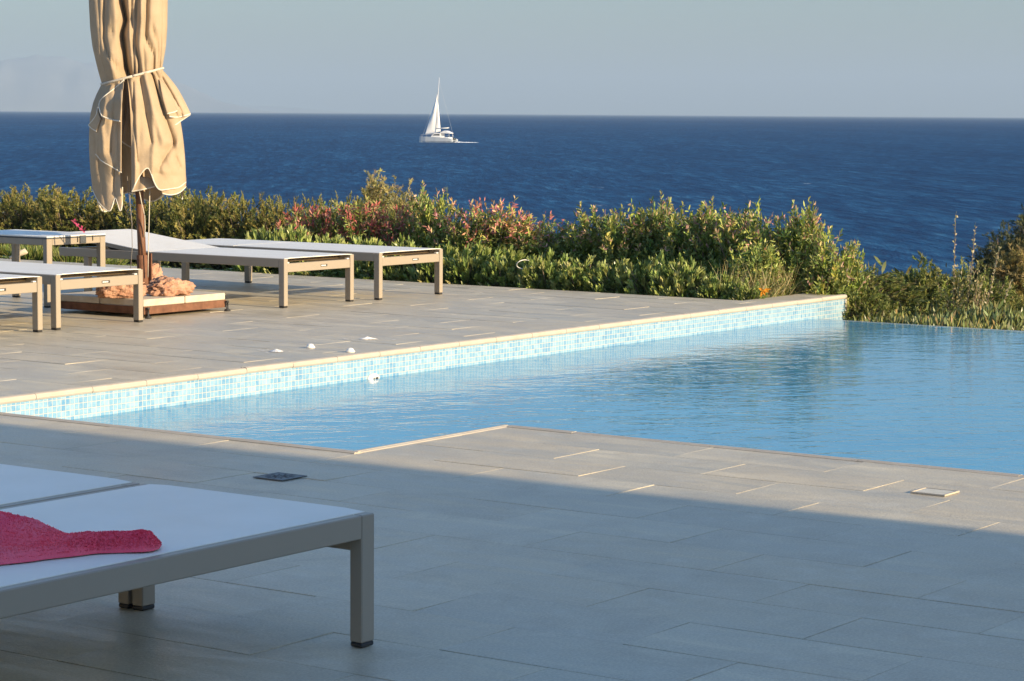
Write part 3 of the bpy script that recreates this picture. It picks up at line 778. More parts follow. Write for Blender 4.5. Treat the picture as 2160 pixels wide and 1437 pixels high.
# ================================================================== TOWEL
tw_bot = [(-260,1215),(-120,1205),(0,1192),(60,1186),(100,1180),(150,1175),(205,1168),(240,1167),(300,1165),(322,1163),(337,1158),(341,1150)]
tw_top = [(-260,1085),(-120,1078),(0,1085),(40,1095),(60,1099),(100,1110),(150,1122),(200,1127),(255,1123),(300,1117),(318,1120),(330,1134),(341,1147)]
nx, ny = 150, 40; Zt = LH+.006
pts = np.zeros((ny, nx, 3))
for j in range(nx):
    px = -260 + 600*j/(nx-1)
    pyb = np.interp(px, *zip(*tw_bot)); pyt = np.interp(px, *zip(*tw_top))
    A = on_z(px, pyb, Zt); tot = (pyb-pyt)
    back = Vector((ray(px, pyb).x, ray(px, pyb).y, 0)).normalized()
    depth = .05 + max(0, (tot-40)/67)*.20; depth *= min(1, (342-px)/25+.15)
    hgt = max(.002, tot/965 - depth*.19)
    for i in range(ny):
        t = i/(ny-1); s = math.sin(math.pi*t)**.55
        kk = min(1, max(0, (tot-44)/34)); wob = .05*math.sin(px*.018)
        prof = s*(1-kk) + kk*float(np.interp(t, [0,.06,.16+wob,.30+wob,.42+wob,.56,.72,.88,.96,1], [0,.30,.42,.34,.20,.62,.95,1.0,.62,0]))
        # long folds running along the towel
        f = .010*math.sin(t*13+px*.011)*s + .007*math.sin(t*7-px*.02+2)*s
        f += .012*noise.noise(Vector((px*.012, t*5, 2)))*s
        lift = (hgt*.98*prof + .55*f*min(1, tot/60))
        q = A + back*(depth*1.35*t) + Vector((0,0,max(.0004, lift)))
        q += Vector((noise.noise(Vector((px*.3,t*30,0))), noise.noise(Vector((px*.3,t*30,9))), abs(noise.noise(Vector((px*.4,t*40,5))))))*.0022*s
        pts[i, j] = q
tow = grid_mesh(pts, 'towel', M['towel']); tag(tow, 'crumpled pink terry towel lying on the near lounger', 'towel')
# terry loops
rg = np.random.default_rng(2); fib = MB(); nf = 16000
ii = rg.uniform(1, ny-2, nf); jj = rg.uniform(0, nx-1.01, nf)
vs = []; fs = []
for a_, b_ in zip(ii, jj):
    i0, j0 = int(a_), int(b_); base = pts[i0,j0]*(1-(a_-i0))+pts[i0+1,j0]*(a_-i0); base = base*(1-(b_-j0))+pts[i0,min(j0+1,nx-1)]*(b_-j0) if True else base
    e1 = pts[i0,min(j0+1,nx-1)]-pts[i0,j0]; e2 = pts[i0+1,j0]-pts[i0,j0]; n_ = np.cross(e1, e2); n_ /= np.linalg.norm(n_)+1e-9
    if n_[2] < 0: n_ = -n_
    d = n_ + rg.normal(0,.6,3); d /= np.linalg.norm(d); sd_ = np.cross(d, rg.normal(0,1,3)); sd_ /= np.linalg.norm(sd_)
    k = len(vs); h_ = rg.uniform(.0016,.0030); w_ = .0011
    vs += [base-sd_*w_, base+sd_*w_, base+d*h_+sd_*w_*.6, base+d*h_-sd_*w_*.6]; fs.append((k,k+1,k+2,k+3))
fm = bpy.data.meshes.new('pile'); fm.from_pydata([tuple(v) for v in vs], [], fs); link_mesh('terry_pile', fm, M['towel'], tow)

# ================================================================== SMALL THINGS
q = on_z(591, 1008, 0)
dr = thing('floor_drain', 'square dark metal drain grate set in the shaded deck', 'drain', (q.x-.055, q.y-.055, 0))
b = MB(); b.box((0,0,.0025),(.115,.115,.0045),.0008); b.build('plate', M['grate'], dr)
b = MB(); rot_c = (.0575,.0575,0)
for k in range(12):
    a = 2*math.pi*k/12
    for r0, r1 in ((.012,.026),(.031,.050)):
        b.box((.0575+r0,.0575-.0028,.0047),(.0575+r1,.0575+.0028,.0052),0,Matrix.Rotation(a+(.26 if r0>.02 else 0),3,'Z'),rot_c)
b.build('slot', M['dark_cap'], dr)
b = MB(); b.box((-.006,-.006,.0022),(.121,-.0005,.0050)); b.box((-.006,.1155,.0022),(.121,.121,.0050)); b.box((-.006,-.0004,.0022),(-.0005,.1154,.0050)); b.box((.1155,-.0004,.0022),(.121,.1154,.0050)); b.build('rim', M['grate'], dr)
q = on_z(1972, 1040, 0)
sk = thing('skimmer_lid', 'square pale lid set in the sunlit deck near the right edge', 'lid', (q.x-.055, q.y-.06, 0))
b = MB(); b.box((.006,.006,.0015),(.104,.114,.0045),.001); b.build('plate', M['lid'], sk)
b = MB(); b.box((0,0,.001),(.110,.0055,.0065)); b.box((0,.1145,.001),(.110,.120,.0065)); b.box((0,.0056,.001),(.0055,.1144,.006)); b.box((.1045,.0056,.001),(.110,.1144,.006)); b.build('rim', M['coping'], sk)
for (px, py), lb in (((655, 734), 'small white dome deck light, the one farther from the pool edge'), ((739, 743), 'small white dome deck light right beside the cream pool coping')):
    q = on_z(px, py, 0); o = thing('deck_light', lb, 'deck light', q, group='small white dome deck lights')
    b = MB(); b.lathe([(.0,.001),(.0235,.001),(.0235,.007),(.020,.009),(.0,.009)], 24); b.build('rim', M['white_plastic'], o, False)
    b = MB(); b.lathe([(.019,.0092),(.0165,.015),(.012,.0195),(.006,.0215),(0,.022)], 24); b.build('dome', M['white_plastic'], o, True)
def blot(px, py, w_, d_, seed, lb):
    q = on_z(px, py, 0); rgn = random.Random(seed); m = MB(); n = 40
    vs = [(0,-.35*d_,.016)]
    for k in range(n):
        a = 2*math.pi*k/n; r_ = .72 + .35*noise.noise(Vector((math.cos(a)*1.3, math.sin(a)*1.3, seed))) + .12*noise.noise(Vector((math.cos(a)*4, math.sin(a)*4, seed)))
        vs.append((math.cos(a)*w_*r_, math.sin(a)*d_*r_, .0025))
    m.add(vs, [(0, 1+k, 1+(k+1) % n) for k in range(n)])
    for _ in range(9):
        cx, cy, r_ = rgn.uniform(-1.9,1.9)*w_, rgn.uniform(-1.6,1.6)*d_, rgn.uniform(.05,.2)*w_
        m.add([(cx+math.cos(2*math.pi*k/9)*r_, cy+math.sin(2*math.pi*k/9)*r_, .0028) for k in range(9)], [tuple(range(9))])
    o = m.build('splash_mark', M['stain']); o.location = q; o.rotation_euler = (0,0,YAW-math.pi/2); tag(o, lb, 'stain')
blot(583, 742, .052, .055, 3, 'white splash mark on the deck left of the two deck lights')
blot(775, 716, .075, .040, 8, 'wispy white smear on the deck behind the two deck lights')
q = on_z(767, 797, ZW)
inl = thing('pool_inlet', 'white shell shaped inlet at the water line of the mosaic wall', 'pool fitting', (q.x, YW, ZW))
b = MB(); vs = []; fs = []
for i in range(9):
    e = math.pi/2*i/8
    for k in range(25):
        a = math.pi*k/24; vs.append((.046*math.cos(a)*math.cos(e), -.020*math.sin(e)-.001, .030*math.sin(a)*(1-(1-math.cos(e))**1.6)-.004))
for i in range(8):
    for k in range(24): fs.append((i*25+k, i*25+k+1, (i+1)*25+k+1, (i+1)*25+k))
b.add(vs, fs); b.build('shell', M['white_plastic'], inl, True)
b = MB(); b.box((-.045,-.022,-.010),(.045,-.002,-.0012),.003); b.build('lip', M['white_plastic'], inl)
b = MB()
for cx, rx in ((-.016,.004),(.006,.013)):
    vs = [(cx+rx*math.cos(2*math.pi*k/14), -.0225, .004+.005*math.sin(2*math.pi*k/14)) for k in range(14)]; b.add(vs, [tuple(range(14))[::-1]])
b.build('opening', M['dark_cap'], inl)

# ================================================================== PLANTS
def leaves(pos, dirs, L_, W_, tint, rng, shape='lance', bend=.15, cup=0.0):
    """numpy leaf batch -> verts, faces, colours (4 faces groups of 6 verts)"""
    n = len(pos); d = dirs/np.linalg.norm(dirs, axis=1, keepdims=True)
    ref = rng.normal(0, 1, (n,3)); side = np.cross(d, ref); side /= np.linalg.norm(side, axis=1, keepdims=True)+1e-9
    nor = np.cross(side, d)
    Lc = np.asarray(L_).reshape(-1,1)*np.ones((n,1)); Wc = np.asarray(W_).reshape(-1,1)*np.ones((n,1))
    w1, w2 = {'lance': (.85,.75), 'obov': (.55,1.0), 'oval': (.95,.95), 'needle': (1,.8)}[shape]
    s1, s2 = .33, .70
    c = lambda s, wd: (pos + d*Lc*s + nor*Lc*bend*s*s, side*Wc*.5*wd)
    p1, o1 = c(s1, w1); p2, o2 = c(s2, w2); tip, _ = c(1, 0)
    V = np.stack([pos, p1-o1, p1+o1, p2-o2, p2+o2, tip], axis=1).reshape(-1,3)
    return V, tint
def leaf_mesh(name, parts):
    Vs = np.concatenate([p[0] for p in parts]); T = np.concatenate([p[1] for p in parts]); n = len(T)
    base = (np.arange(n)*6)[:,None]
    tri1 = base+np.array([0,1,2]); quad = base+np.array([1,3,4,2]); tri2 = base+np.array([3,5,4])
    loops = np.concatenate([np.concatenate([tri1, quad, tri2], axis=1).reshape(-1)])
    starts = (np.arange(n)[:,None]*10+np.array([0,3,7])).reshape(-1); tots = np.tile([3,4,3], n)
    me = bpy.data.meshes.new(name); me.vertices.add(len(Vs)); me.vertices.foreach_set('co', Vs.astype(np.float32).reshape(-1))
    me.loops.add(len(loops)); me.loops.foreach_set('vertex_index', loops.astype(np.int32))
    me.polygons.add(len(starts)); me.polygons.foreach_set('loop_start', starts.astype(np.int32)); me.polygons.foreach_set('loop_total', tots.astype(np.int32))
    me.update(calc_edges=True)
    ca = me.color_attributes.new('leaf_tint', 'FLOAT_COLOR', 'POINT')
    col = np.ones((len(Vs),4), np.float32); col[:,:3] = np.repeat(T, 6, axis=0); ca.data.foreach_set('color', col.reshape(-1))
    return me
def tints(rng, n, cols, probs=None, jit=.18):
    c = np.array(cols)[rng.choice(len(cols), n, p=probs)]; return c*np.exp(rng.normal(0, jit, (n,1)))*np.exp(rng.normal(0, .05, (n,3)))
def shoots_in_dome(rng, n, H, Rr, up=.6, fill=.5):
    """tips through a dome; most near its surface"""
    a = rng.uniform(0, 2*math.pi, n); e = np.arcsin(rng.uniform(0.02, 1, n)); rad = np.where(rng.random(n) < fill, rng.uniform(.45,.95,n), rng.uniform(.88,1.08,n))
    # lumpy outline
    lump = 1 + .13*np.sin(3*a+rng.uniform(0,6)) + .10*np.sin(7*a+e*5+rng.uniform(0,6)) + .07*np.sin(13*a-e*9)
    x = np.cos(a)*np.cos(e); y = np.sin(a)*np.cos(e); z = np.sin(e)
    tip = np.c_[x*Rr, y*Rr, z*H]*(rad*lump)[:,None]
    d = np.c_[x, y, z*.8+up]; d += rng.normal(0,.22,(n,3)); d /= np.linalg.norm(d, axis=1, keepdims=True)
    return tip, d
def stems_mesh(rng, tips, dirs, name, r0=.008, k=26):
    m = MB(); idx = rng.choice(len(tips), min(k, len(tips)), replace=False)
    for i in idx:
        t = tips[i]; b0 = np.array([t[0]*.12, t[1]*.12, -.05]); mid = b0*.45+t*.55 - dirs[i]*.02 + rng.normal(0,.015,3)
        m.tube([b0, mid, t], [r0, r0*.7, r0*.3], 5)
    return m.mesh(name, True)
def make_kind(kind, seed):
    rng = np.random.default_rng(seed)
    H = Rr = 1.0; parts = []
    if kind in ('feathery', 'juniper'):      # plumes of tiny needles
        jn = kind == 'juniper'
        H, Rr = (.55, .46); n = 760; tip, d = shoots_in_dome(rng, n, H, Rr, .25, .22); per = 34
        tip *= (1 + .05*np.sin(tip[:,:1]*31+rng.uniform(0,6)) + .05*np.sin(tip[:,1:2]*37))
        ax = rng.uniform(.06,.11,(n,1)); s = rng.uniform(0,1,(n,per))
        droop = rng.normal(0,.25,(n,3)); d2 = d+droop; d2 /= np.linalg.norm(d2, axis=1, keepdims=True)
        base = tip[:,None,:] + d2[:,None,:]*(ax*(s-.75))[:,:,None]
        dd = d2[:,None,:]*1.0 + rng.normal(0,.42,(n,per,3))
        pal = [(.17,.20,.06),(.26,.28,.08),(.11,.14,.045),(.33,.31,.11)] if jn else [(.21,.205,.06),(.31,.285,.085),(.13,.145,.045),(.40,.34,.12)]
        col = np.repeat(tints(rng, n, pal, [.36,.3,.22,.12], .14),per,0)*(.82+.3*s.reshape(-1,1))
        parts.append(leaves(base.reshape(-1,3), dd.reshape(-1,3), rng.uniform(.020,.036,n*per), .0065, col, rng, 'needle'))
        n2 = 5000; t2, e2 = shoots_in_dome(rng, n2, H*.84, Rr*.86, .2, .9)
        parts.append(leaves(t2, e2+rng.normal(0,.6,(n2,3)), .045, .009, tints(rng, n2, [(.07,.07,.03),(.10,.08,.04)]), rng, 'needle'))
        st = (tip, d); mt = 'needle'
    elif kind == 'finger':      # rosettes of blunt waxy leaves
        H, Rr = .30, .27; n = 150; tip, d = shoots_in_dome(rng, n, H, Rr, 1.1, .3); per = 16
        base = tip[:,None,:] - d[:,None,:]*rng.uniform(.0,.05,(n,per))[:,:,None]
        dd = d[:,None,:]*1.5 + rng.normal(0,.36,(n,per,3)); col = np.repeat(tints(rng, n, [(.22,.28,.08),(.31,.36,.115),(.41,.43,.16),(.15,.205,.06)], [.35,.35,.18,.12], .10), per, 0)*np.exp(rng.normal(0,.12,(n*per,1)))
        parts.append(leaves(base.reshape(-1,3), dd.reshape(-1,3), rng.uniform(.052,.086,n*per), rng.uniform(.014,.019,n*per), col, rng, 'obov', .10))
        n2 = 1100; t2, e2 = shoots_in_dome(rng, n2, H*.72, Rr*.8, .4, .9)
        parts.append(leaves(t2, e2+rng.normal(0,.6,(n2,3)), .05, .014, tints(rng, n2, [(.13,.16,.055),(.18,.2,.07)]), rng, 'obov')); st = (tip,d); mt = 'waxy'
    elif kind in ('spiky', 'red', 'green', 'rosy'):     # upright shoots with lance leaves; pink or red young tips
        H, Rr = .60, .36; n = 250; tip, d = shoots_in_dome(rng, n, H, Rr, .55, .35); per = 21; tip[:,2] = np.minimum(tip[:,2], H*(1.0+.12*rng.random(n)))
        ax = rng.uniform(.12,.22,(n,1)); tall = (rng.random(n) < .05) & (tip[:,2] > H*.7); tip[tall] += (d[tall]+np.array([0,0,.6]))*rng.uniform(.02,.05,(tall.sum(),1))
        s = np.sort(rng.uniform(0,1,(n,per)), axis=1); base = tip[:,None,:] - d[:,None,:]*ax[:,:,None]*(1-s[:,:,None])
        dd = d[:,None,:]*.62 + rng.normal(0,.62,(n,per,3))
        tone = np.repeat(tints(rng, n, [(1,1,1),(1.25,1.15,.95),(.8,.85,.85)], None, .08), per, 0)
        g_ = tints(rng, n*per, [(.24,.30,.08),(.34,.38,.11),(.16,.22,.06),(.43,.39,.15)], [.38,.32,.20,.10])*tone
        if kind == 'red': tc = tints(rng, n*per, [(.50,.13,.11),(.56,.24,.17),(.42,.11,.12),(.50,.24,.20)]); lim, pr = .22, .85
        elif kind == 'rosy': tc = tints(rng, n*per, [(.58,.20,.17),(.64,.34,.22),(.52,.20,.24),(.58,.42,.20)]); lim, pr = .4, .8
        elif kind == 'green': tc = tints(rng, n*per, [(.28,.36,.09),(.36,.42,.13)]); lim, pr = .5, .6
        else: tc = tints(rng, n*per, [(.50,.27,.23),(.58,.38,.28),(.50,.44,.18),(.46,.26,.24)]); lim, pr = .6, .48
        ss = s.reshape(-1); use = (ss > lim) & (rng.random(n*per) < pr) & (np.repeat(tip[:,2], per) > H*.5) & (np.repeat(rng.random(n) < .75, per))
        col = np.where(use[:,None], tc, g_)
        parts.append(leaves(base.reshape(-1,3), dd.reshape(-1,3), rng.uniform(.052,.088,n*per)*(1-.42*ss), rng.uniform(.012,.0185,n*per), col, rng, 'lance', .2))
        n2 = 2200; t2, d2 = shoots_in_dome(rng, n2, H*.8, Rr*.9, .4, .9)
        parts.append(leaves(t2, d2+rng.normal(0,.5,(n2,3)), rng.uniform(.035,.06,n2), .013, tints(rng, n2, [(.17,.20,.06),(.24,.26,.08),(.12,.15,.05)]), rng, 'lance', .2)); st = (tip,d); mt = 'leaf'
    elif kind == 'strappy':
        H, Rr = .34, .26; n = 520; a = rng.uniform(0,2*math.pi,n); r_ = rng.uniform(0,.16,n)
        pos = np.c_[np.cos(a)*r_, np.sin(a)*r_, np.full(n,-.03)]; dd = np.c_[np.cos(a)*rng.uniform(.1,.6,n), np.sin(a)*rng.uniform(.1,.6,n), np.ones(n)]
        parts.append(leaves(pos, dd, rng.uniform(.2,.36,n), .011, tints(rng,n,[(.13,.18,.045),(.19,.24,.06),(.28,.28,.10)]), rng, 'needle', .12)); st = (pos+np.array([0,0,.1]), dd); mt = 'waxy'
    elif kind == 'spindly':     # small round leaves, a few long wands above
        H, Rr = .42, .34; n = 260; tip, d = shoots_in_dome(rng, n, H, Rr, .6, .5); per = 14
        s = rng.uniform(0,1,(n,per)); base = tip[:,None,:] - d[:,None,:]*.12*(1-s[:,:,None])
        parts.append(leaves(base.reshape(-1,3), (d[:,None,:]*.4+rng.normal(0,.7,(n,per,3))).reshape(-1,3), rng.uniform(.014,.026,n*per), .012, tints(rng,n*per,[(.24,.22,.11),(.31,.27,.15),(.16,.16,.07)]), rng, 'oval', .2))
        wt = []; 
        for bx, by, tx, ty, tz in ((-.12,.05,-.10,.14,.76),(-.02,0,.06,-.04,.70),(.10,-.06,.26,-.20,.58),(.16,-.1,.36,-.30,.40)):
            for u in np.linspace(.45,1,26):
                wt.append((bx+(tx-bx)*u, by+(ty-by)*u, tz*u))
        wt = np.array(wt); wt = np.repeat(wt,2,0)+rng.normal(0,.003,(len(wt)*2,3))
        parts.append(leaves(wt, rng.normal(0,.7,(len(wt),3))+np.array([0,0,.6]), rng.uniform(.018,.030,len(wt)), .012, tints(rng,len(wt),[(.42,.38,.26),(.52,.46,.32),(.34,.30,.16)]), rng, 'oval', .2))
        st = (np.vstack([tip, wt[::52]*0+wt[51::52][:1]]), np.vstack([d, d[:1]])); st = (tip, d); mt = 'leaf'
    H = float(np.percentile(np.concatenate([p[0] for p in parts])[:,2], {'spindly': 94, 'spiky': 99.3, 'rosy': 99.3, 'red': 99.3, 'green': 99.3}.get(kind, 99.6))); fo = leaf_mesh('foliage', parts); fo.materials.append(M[mt])
    sm_ = stems_mesh(rng, st[0], st[1], 'stems'); 
    if kind == 'spindly':
        m = MB()
        for bx, by, tx, ty, tz in ((-.12,.05,-.10,.14,.76),(-.02,0,.06,-.04,.70),(.10,-.06,.26,-.20,.58),(.16,-.1,.36,-.30,.40)):
            m.tube([(bx,by,0),((bx+tx)/2,(by+ty)/2,tz*.5),(tx,ty,tz)], [.005,.004,.002], 5)
        for i in range(0, 20): m.tube([(0,0,-.05), tuple(st[0][i])], [.006,.002], 5)
        sm_ = m.mesh('stems', True)
    sm_.materials.append(M['bark'])
    return fo, sm_, H, Rr
KINDS = {}
def get_kind(kind, var):
    if (kind, var) not in KINDS: KINDS[(kind, var)] = make_kind(kind, hash_seed(kind)+var)
    return KINDS[(kind, var)]
def hash_seed(s): return sum(ord(c)*(i+3) for i, c in enumerate(s))
prnd = random.Random(77)
def plant(kind, name, cat, px, x, py_top, width_px, label, group, var=None):
    """stand a plant at distance x along the deck axis; its crown reaches the height seen at py_top"""
    y = at_x(px, x, py_top); zt = z_at(px, py_top, x); z0 = ground_z(x, y)
    var = prnd.randrange(3) if var is None else var
    fo, st, H, Rr = get_kind(kind, var)
    o = thing(name, label, cat, (x, y, z0), prnd.uniform(0, 6.28) if kind != 'spindly' else YAW-math.pi/2, group)
    sx = (width_px/2)/(F_PX/(Vector((x,y,0)).dot(Vector((cF.x,cF.y,0)).normalized())))/Rr
    o.scale = (sx, sx, max(.05, (zt-z0))/H)
    a = bpy.data.objects.new('foliage', fo); C.objects.link(a); a.parent = o
    b = bpy.data.objects.new('stems', st); C.objects.link(b); b.parent = o
    return o
GF = 'olive feathery hedge shrubs behind the loungers'
for px, x, py, wd, lb in ((-70,15.0,402,230,'feathery hedge shrub cut by the left edge of the photo'), (45,15.0,398,210,'feathery hedge shrub above the left end of the side table'),
    (150,14.95,402,200,'feathery hedge shrub directly behind the pink sprig on the table'), (245,15.1,406,200,'feathery hedge shrub behind the left half of the parasol canopy'),
    (340,15.0,410,200,'feathery hedge shrub just right of the parasol pole'), (430,14.95,404,190,'feathery hedge shrub right of the parasol canopy hem'),
    (515,15.05,412,180,'feathery hedge shrub behind the left end of the farthest lounger'), (590,15.1,420,170,'feathery hedge shrub at the right end of the hedge, beside the red bush'),
    (100,16.2,400,240,'back row hedge shrub behind the table end of the hedge'),(400,16.3,408,240,'back row hedge shrub between parasol and red bush')):
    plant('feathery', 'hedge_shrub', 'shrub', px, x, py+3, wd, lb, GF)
for px, x, py, wd, lb in ((665,15.6,424,150,'low feathery shrub behind the red bush'), (735,15.8,420,140,'low feathery shrub left of the small tamarisk tree'), (850,15.9,440,160,'low feathery shrub at the foot of the small tamarisk tree')):
    plant('feathery', 'feathery_shrub', 'shrub', px, x, py, wd, lb, 'low feathery shrubs round the small tamarisk')
GR = 'red leaved shrubs behind the farthest lounger'
for px, x, py, wd, lb in ((640,14.75,448,120,'bright red leaved shrub above the farthest lounger, leftmost of the red ones'), (705,14.85,446,110,'red leaved shrub in the middle of the red patch'),
    (775,14.85,440,110,'pinkish red shrub below the small tamarisk tree'), (835,14.9,446,100,'dull red shrub above the right end of the farthest lounger')):
    plant('red', 'red_shrub', 'shrub', px, x, py-6, wd*1.3, lb, GR)
GS = 'tall leafy shrubs with pinkish shoot tips'
SP = [(915,14.9,410,95,'tall shrub with a pale spire right behind the corner of the farthest lounger'),(985,14.8,442,120,'orange tinged shrub right of the pale spire'),
 (1055,14.9,438,120,'shrub with red spotted tips left of the gap in the tall shrubs'),(1125,14.95,462,120,'lower shrub above the white hoop'),
 (1195,15.0,484,120,'lowest of the tall shrubs, in the dip of the row'),(1262,15.0,446,105,'shrub with bare greyish twigs right of the dip'),
 (1322,14.9,452,110,'shrub with purplish tips in the middle of the row'),(1385,15.0,430,100,'shrub with a yellow green spire in the middle of the row'),
 (1450,14.95,448,110,'rosy tipped shrub behind the tallest finger leaved bush'),(1515,15.0,440,120,'broad rosy shrub left of the orange leaf'),
 (1575,14.9,448,120,'shrub standing above the orange leaf'),(1640,14.8,470,130,'bright leafy shrub left of the tallest spire'),
 (1700,14.85,442,90,'shrub carrying the tallest spire near the pool corner'),(1752,14.75,508,110,'leaning shrub over the far pool corner')]
for px, x, py, wd, lb in SP: plant('rosy' if 950 < px < 1150 else 'spiky', 'leafy_shrub', 'shrub', px, x, py, wd*1.45, lb, GS)
plant('green', 'leafy_shrub', 'shrub', 1795, 14.9, 520, 80, 'small fresh green shoot cluster at the right tip of the shrub row', GS)
plant('green', 'leafy_shrub', 'shrub', 1600, 14.45, 520, 150, 'fresh green shrub low behind the orange leaf', GS)
plant('green', 'leafy_shrub', 'shrub', 1690, 14.72, 530, 120, 'fresh green shrub above the dry grass', GS)
GB = 'low bushes with blunt waxy leaves along the back of the deck'
FB = [(20,13.95,548,130,'waxy bush behind the left loungers at the left edge'),(370,14.0,566,120,'waxy bush under the raised lounger, left one'),(460,14.0,568,120,'waxy bush seen beneath the farthest lounger, left one'),
 (560,14.1,485,110,'waxy bush left of the red patch, above the lounger slings'),(625,14.15,482,110,'waxy bush under the brightest red leaves'),(700,14.15,500,110,'waxy bush behind the middle of the farthest lounger'),
 (780,14.1,505,110,'waxy bush behind the badge end of the farthest lounger'),(860,14.05,506,110,'waxy bush behind the last leg of the farthest lounger'),(560,13.98,570,110,'waxy bush between the legs of the raised lounger and deck edge'),
 (680,13.95,570,120,'waxy bush seen between the legs of the raised lounger'),(800,13.95,572,120,'waxy bush seen through the farthest lounger frame'),(930,14.0,520,120,'waxy bush touching the right leg of the farthest lounger'),(1000,14.05,518,120,'waxy bush left of the white hoop'),
 (1075,14.05,528,110,'waxy bush holding the white hoop'),(1150,14.0,535,110,'waxy bush right of the white hoop'),(1225,14.0,546,110,'waxy bush below the dip in the tall shrubs'),
 (1300,14.0,552,110,'waxy bush in the middle of the low row'),(1375,14.0,540,105,'waxy bush with the tallest rosette of the low row'),(1445,13.98,548,110,'waxy bush right of the tallest rosette'),
 (1515,13.98,580,100,'waxy bush left of the orange leaf'),(1575,13.95,595,80,'smallest waxy bush at the right end of the low row')]
for px, x, py, wd, lb in FB: plant('finger', 'waxy_bush', 'bush', px, x, py, wd*1.15, lb, GB)
GT = 'strappy green plants behind the side table'
for px, x, py, wd, lb in ((70,14.1,512,120,'strappy plant beside the left table leg'),(150,14.1,520,110,'strappy plant between the table legs'),(5,14.2,510,110,'strappy plant at the left edge of the photo'),(225,14.1,540,100,'strappy plant right of the right table leg'),(300,14.05,556,90,'strappy plant behind the parasol pole')):
    plant('strappy', 'strappy_plant', 'plant', px, x, py, wd, lb, GT)
GJ = 'dark juniper bushes beyond the infinity edge'
for px, x, py, wd, lb in ((1800,15.2,560,170,'juniper bush right behind the far pool corner'),(1855,15.7,575,150,'dark juniper bush left of the gap where the sea dips lowest'),(1825,14.75,610,120,'low juniper bush against the pool corner'),
    (1925,16.0,570,130,'dark juniper bush right of the gap where the sea dips lowest'),(1985,15.8,552,150,'golden topped juniper bush in the right bed'),(2045,15.9,575,130,'juniper bush behind the spindly wands'),
    (1890,15.2,620,130,'low juniper bush in the middle of the right bed'),(2130,15.9,612,150,'juniper bush at the right edge of the photo'),(1960,15.1,625,130,'low juniper bush below the golden topped one')):
    plant('juniper', 'juniper_bush', 'bush', px, x, py, wd*1.75, lb, GJ)
plant('spindly', 'spindly_shrub', 'shrub', 2040, 15.2, 592, 150, 'pale small leaved shrub with long upright wands near the right edge', 'pale shrub', 0)

# trees (tamarisk): trunk + drooping feathery crown
def tamarisk(px, x, py_top, half_w_px, label, seed, tone, tall_r):
    rng = np.random.default_rng(seed); y = at_x(px, x, py_top); z0 = ground_z(x, y); zt = z_at(px, py_top, x); H = (zt-z0)*1.06
    o = thing('tamarisk_tree', label, 'tree', (x, y, z0))
    Wd = half_w_px/(F_PX/math.hypot(x, y)); m = MB(); tips = []
    for k in range(tall_r):
        a = rng.uniform(0, 2*math.pi); r_ = Wd*math.sqrt(rng.uniform(.02,1)); t = np.array([math.cos(a)*r_, math.sin(a)*r_, H*(1-.38*(r_/Wd)**2)*rng.uniform(.82,1.0)])
        mid = np.array([t[0]*.35, t[1]*.35, H*.45])+rng.normal(0,.04,3)
        m.tube([(0,0,-.1), tuple(mid*.5+np.array([0,0,H*.05])), tuple(mid), tuple((mid+t)/2+rng.normal(0,.03,3)), tuple(t)], [.035,.026,.018,.009,.003], 6)
        for q in range(16):
            u = rng.uniform(.35,1); bp = mid+(t-mid)*u+rng.normal(0,.05,3); dd = (t-mid)/np.linalg.norm(t-mid)*.6+rng.normal(0,.6,3)+np.array([0,0,.25]); dd /= np.linalg.norm(dd); tips.append((bp, dd))
    m.build('trunk', M['bark'], o, True)
    bp = np.array([t[0] for t in tips]); dd = np.array([t[1] for t in tips]); n = len(tips); per = 40; ln = rng.uniform(.08,.2,(n,1))
    s = rng.uniform(0,1,(n,per)); base = bp[:,None,:]+dd[:,None,:]*(ln*s)[:,:,None]; base[:,:,2] -= (ln*s*s*.3)
    dv = dd[:,None,:]+rng.normal(0,.55,(n,per,3)); col = np.repeat(tints(rng,n,tone),per,0)
    lm = leaf_mesh('crown', [leaves(base.reshape(-1,3), dv.reshape(-1,3), rng.uniform(.02,.045,n*per), .0052, col, rng, 'needle')]); link_mesh('crown', lm, M['needle'], o)
TG = 'feathery tamarisk trees'
tamarisk(805, 17.6, 378, 46, 'small pale gold tamarisk tree standing up behind the shrubs, its taller left crown', 5, [(.44,.37,.16),(.36,.32,.13),(.28,.26,.10)], 24)
tamarisk(862, 17.3, 410, 38, 'small pale gold tamarisk tree just right of the taller one', 9, [(.44,.37,.16),(.36,.32,.13),(.28,.26,.10)], 24)
tamarisk(2175, 19.5, 462, 50, 'dark tamarisk tree rising at the right edge of the photo', 12, [(.10,.115,.06),(.14,.145,.075),(.08,.09,.05)], 60)
tamarisk(2115, 20.5, 490, 48, 'dull green tamarisk tree behind the spindly wands', 14, [(.09,.11,.06),(.12,.13,.07)], 46)
tamarisk(2160, 18.0, 525, 42, 'golden tamarisk tree low at the right edge in front of the dark one', 17, [(.33,.26,.11),(.25,.21,.09)], 40)

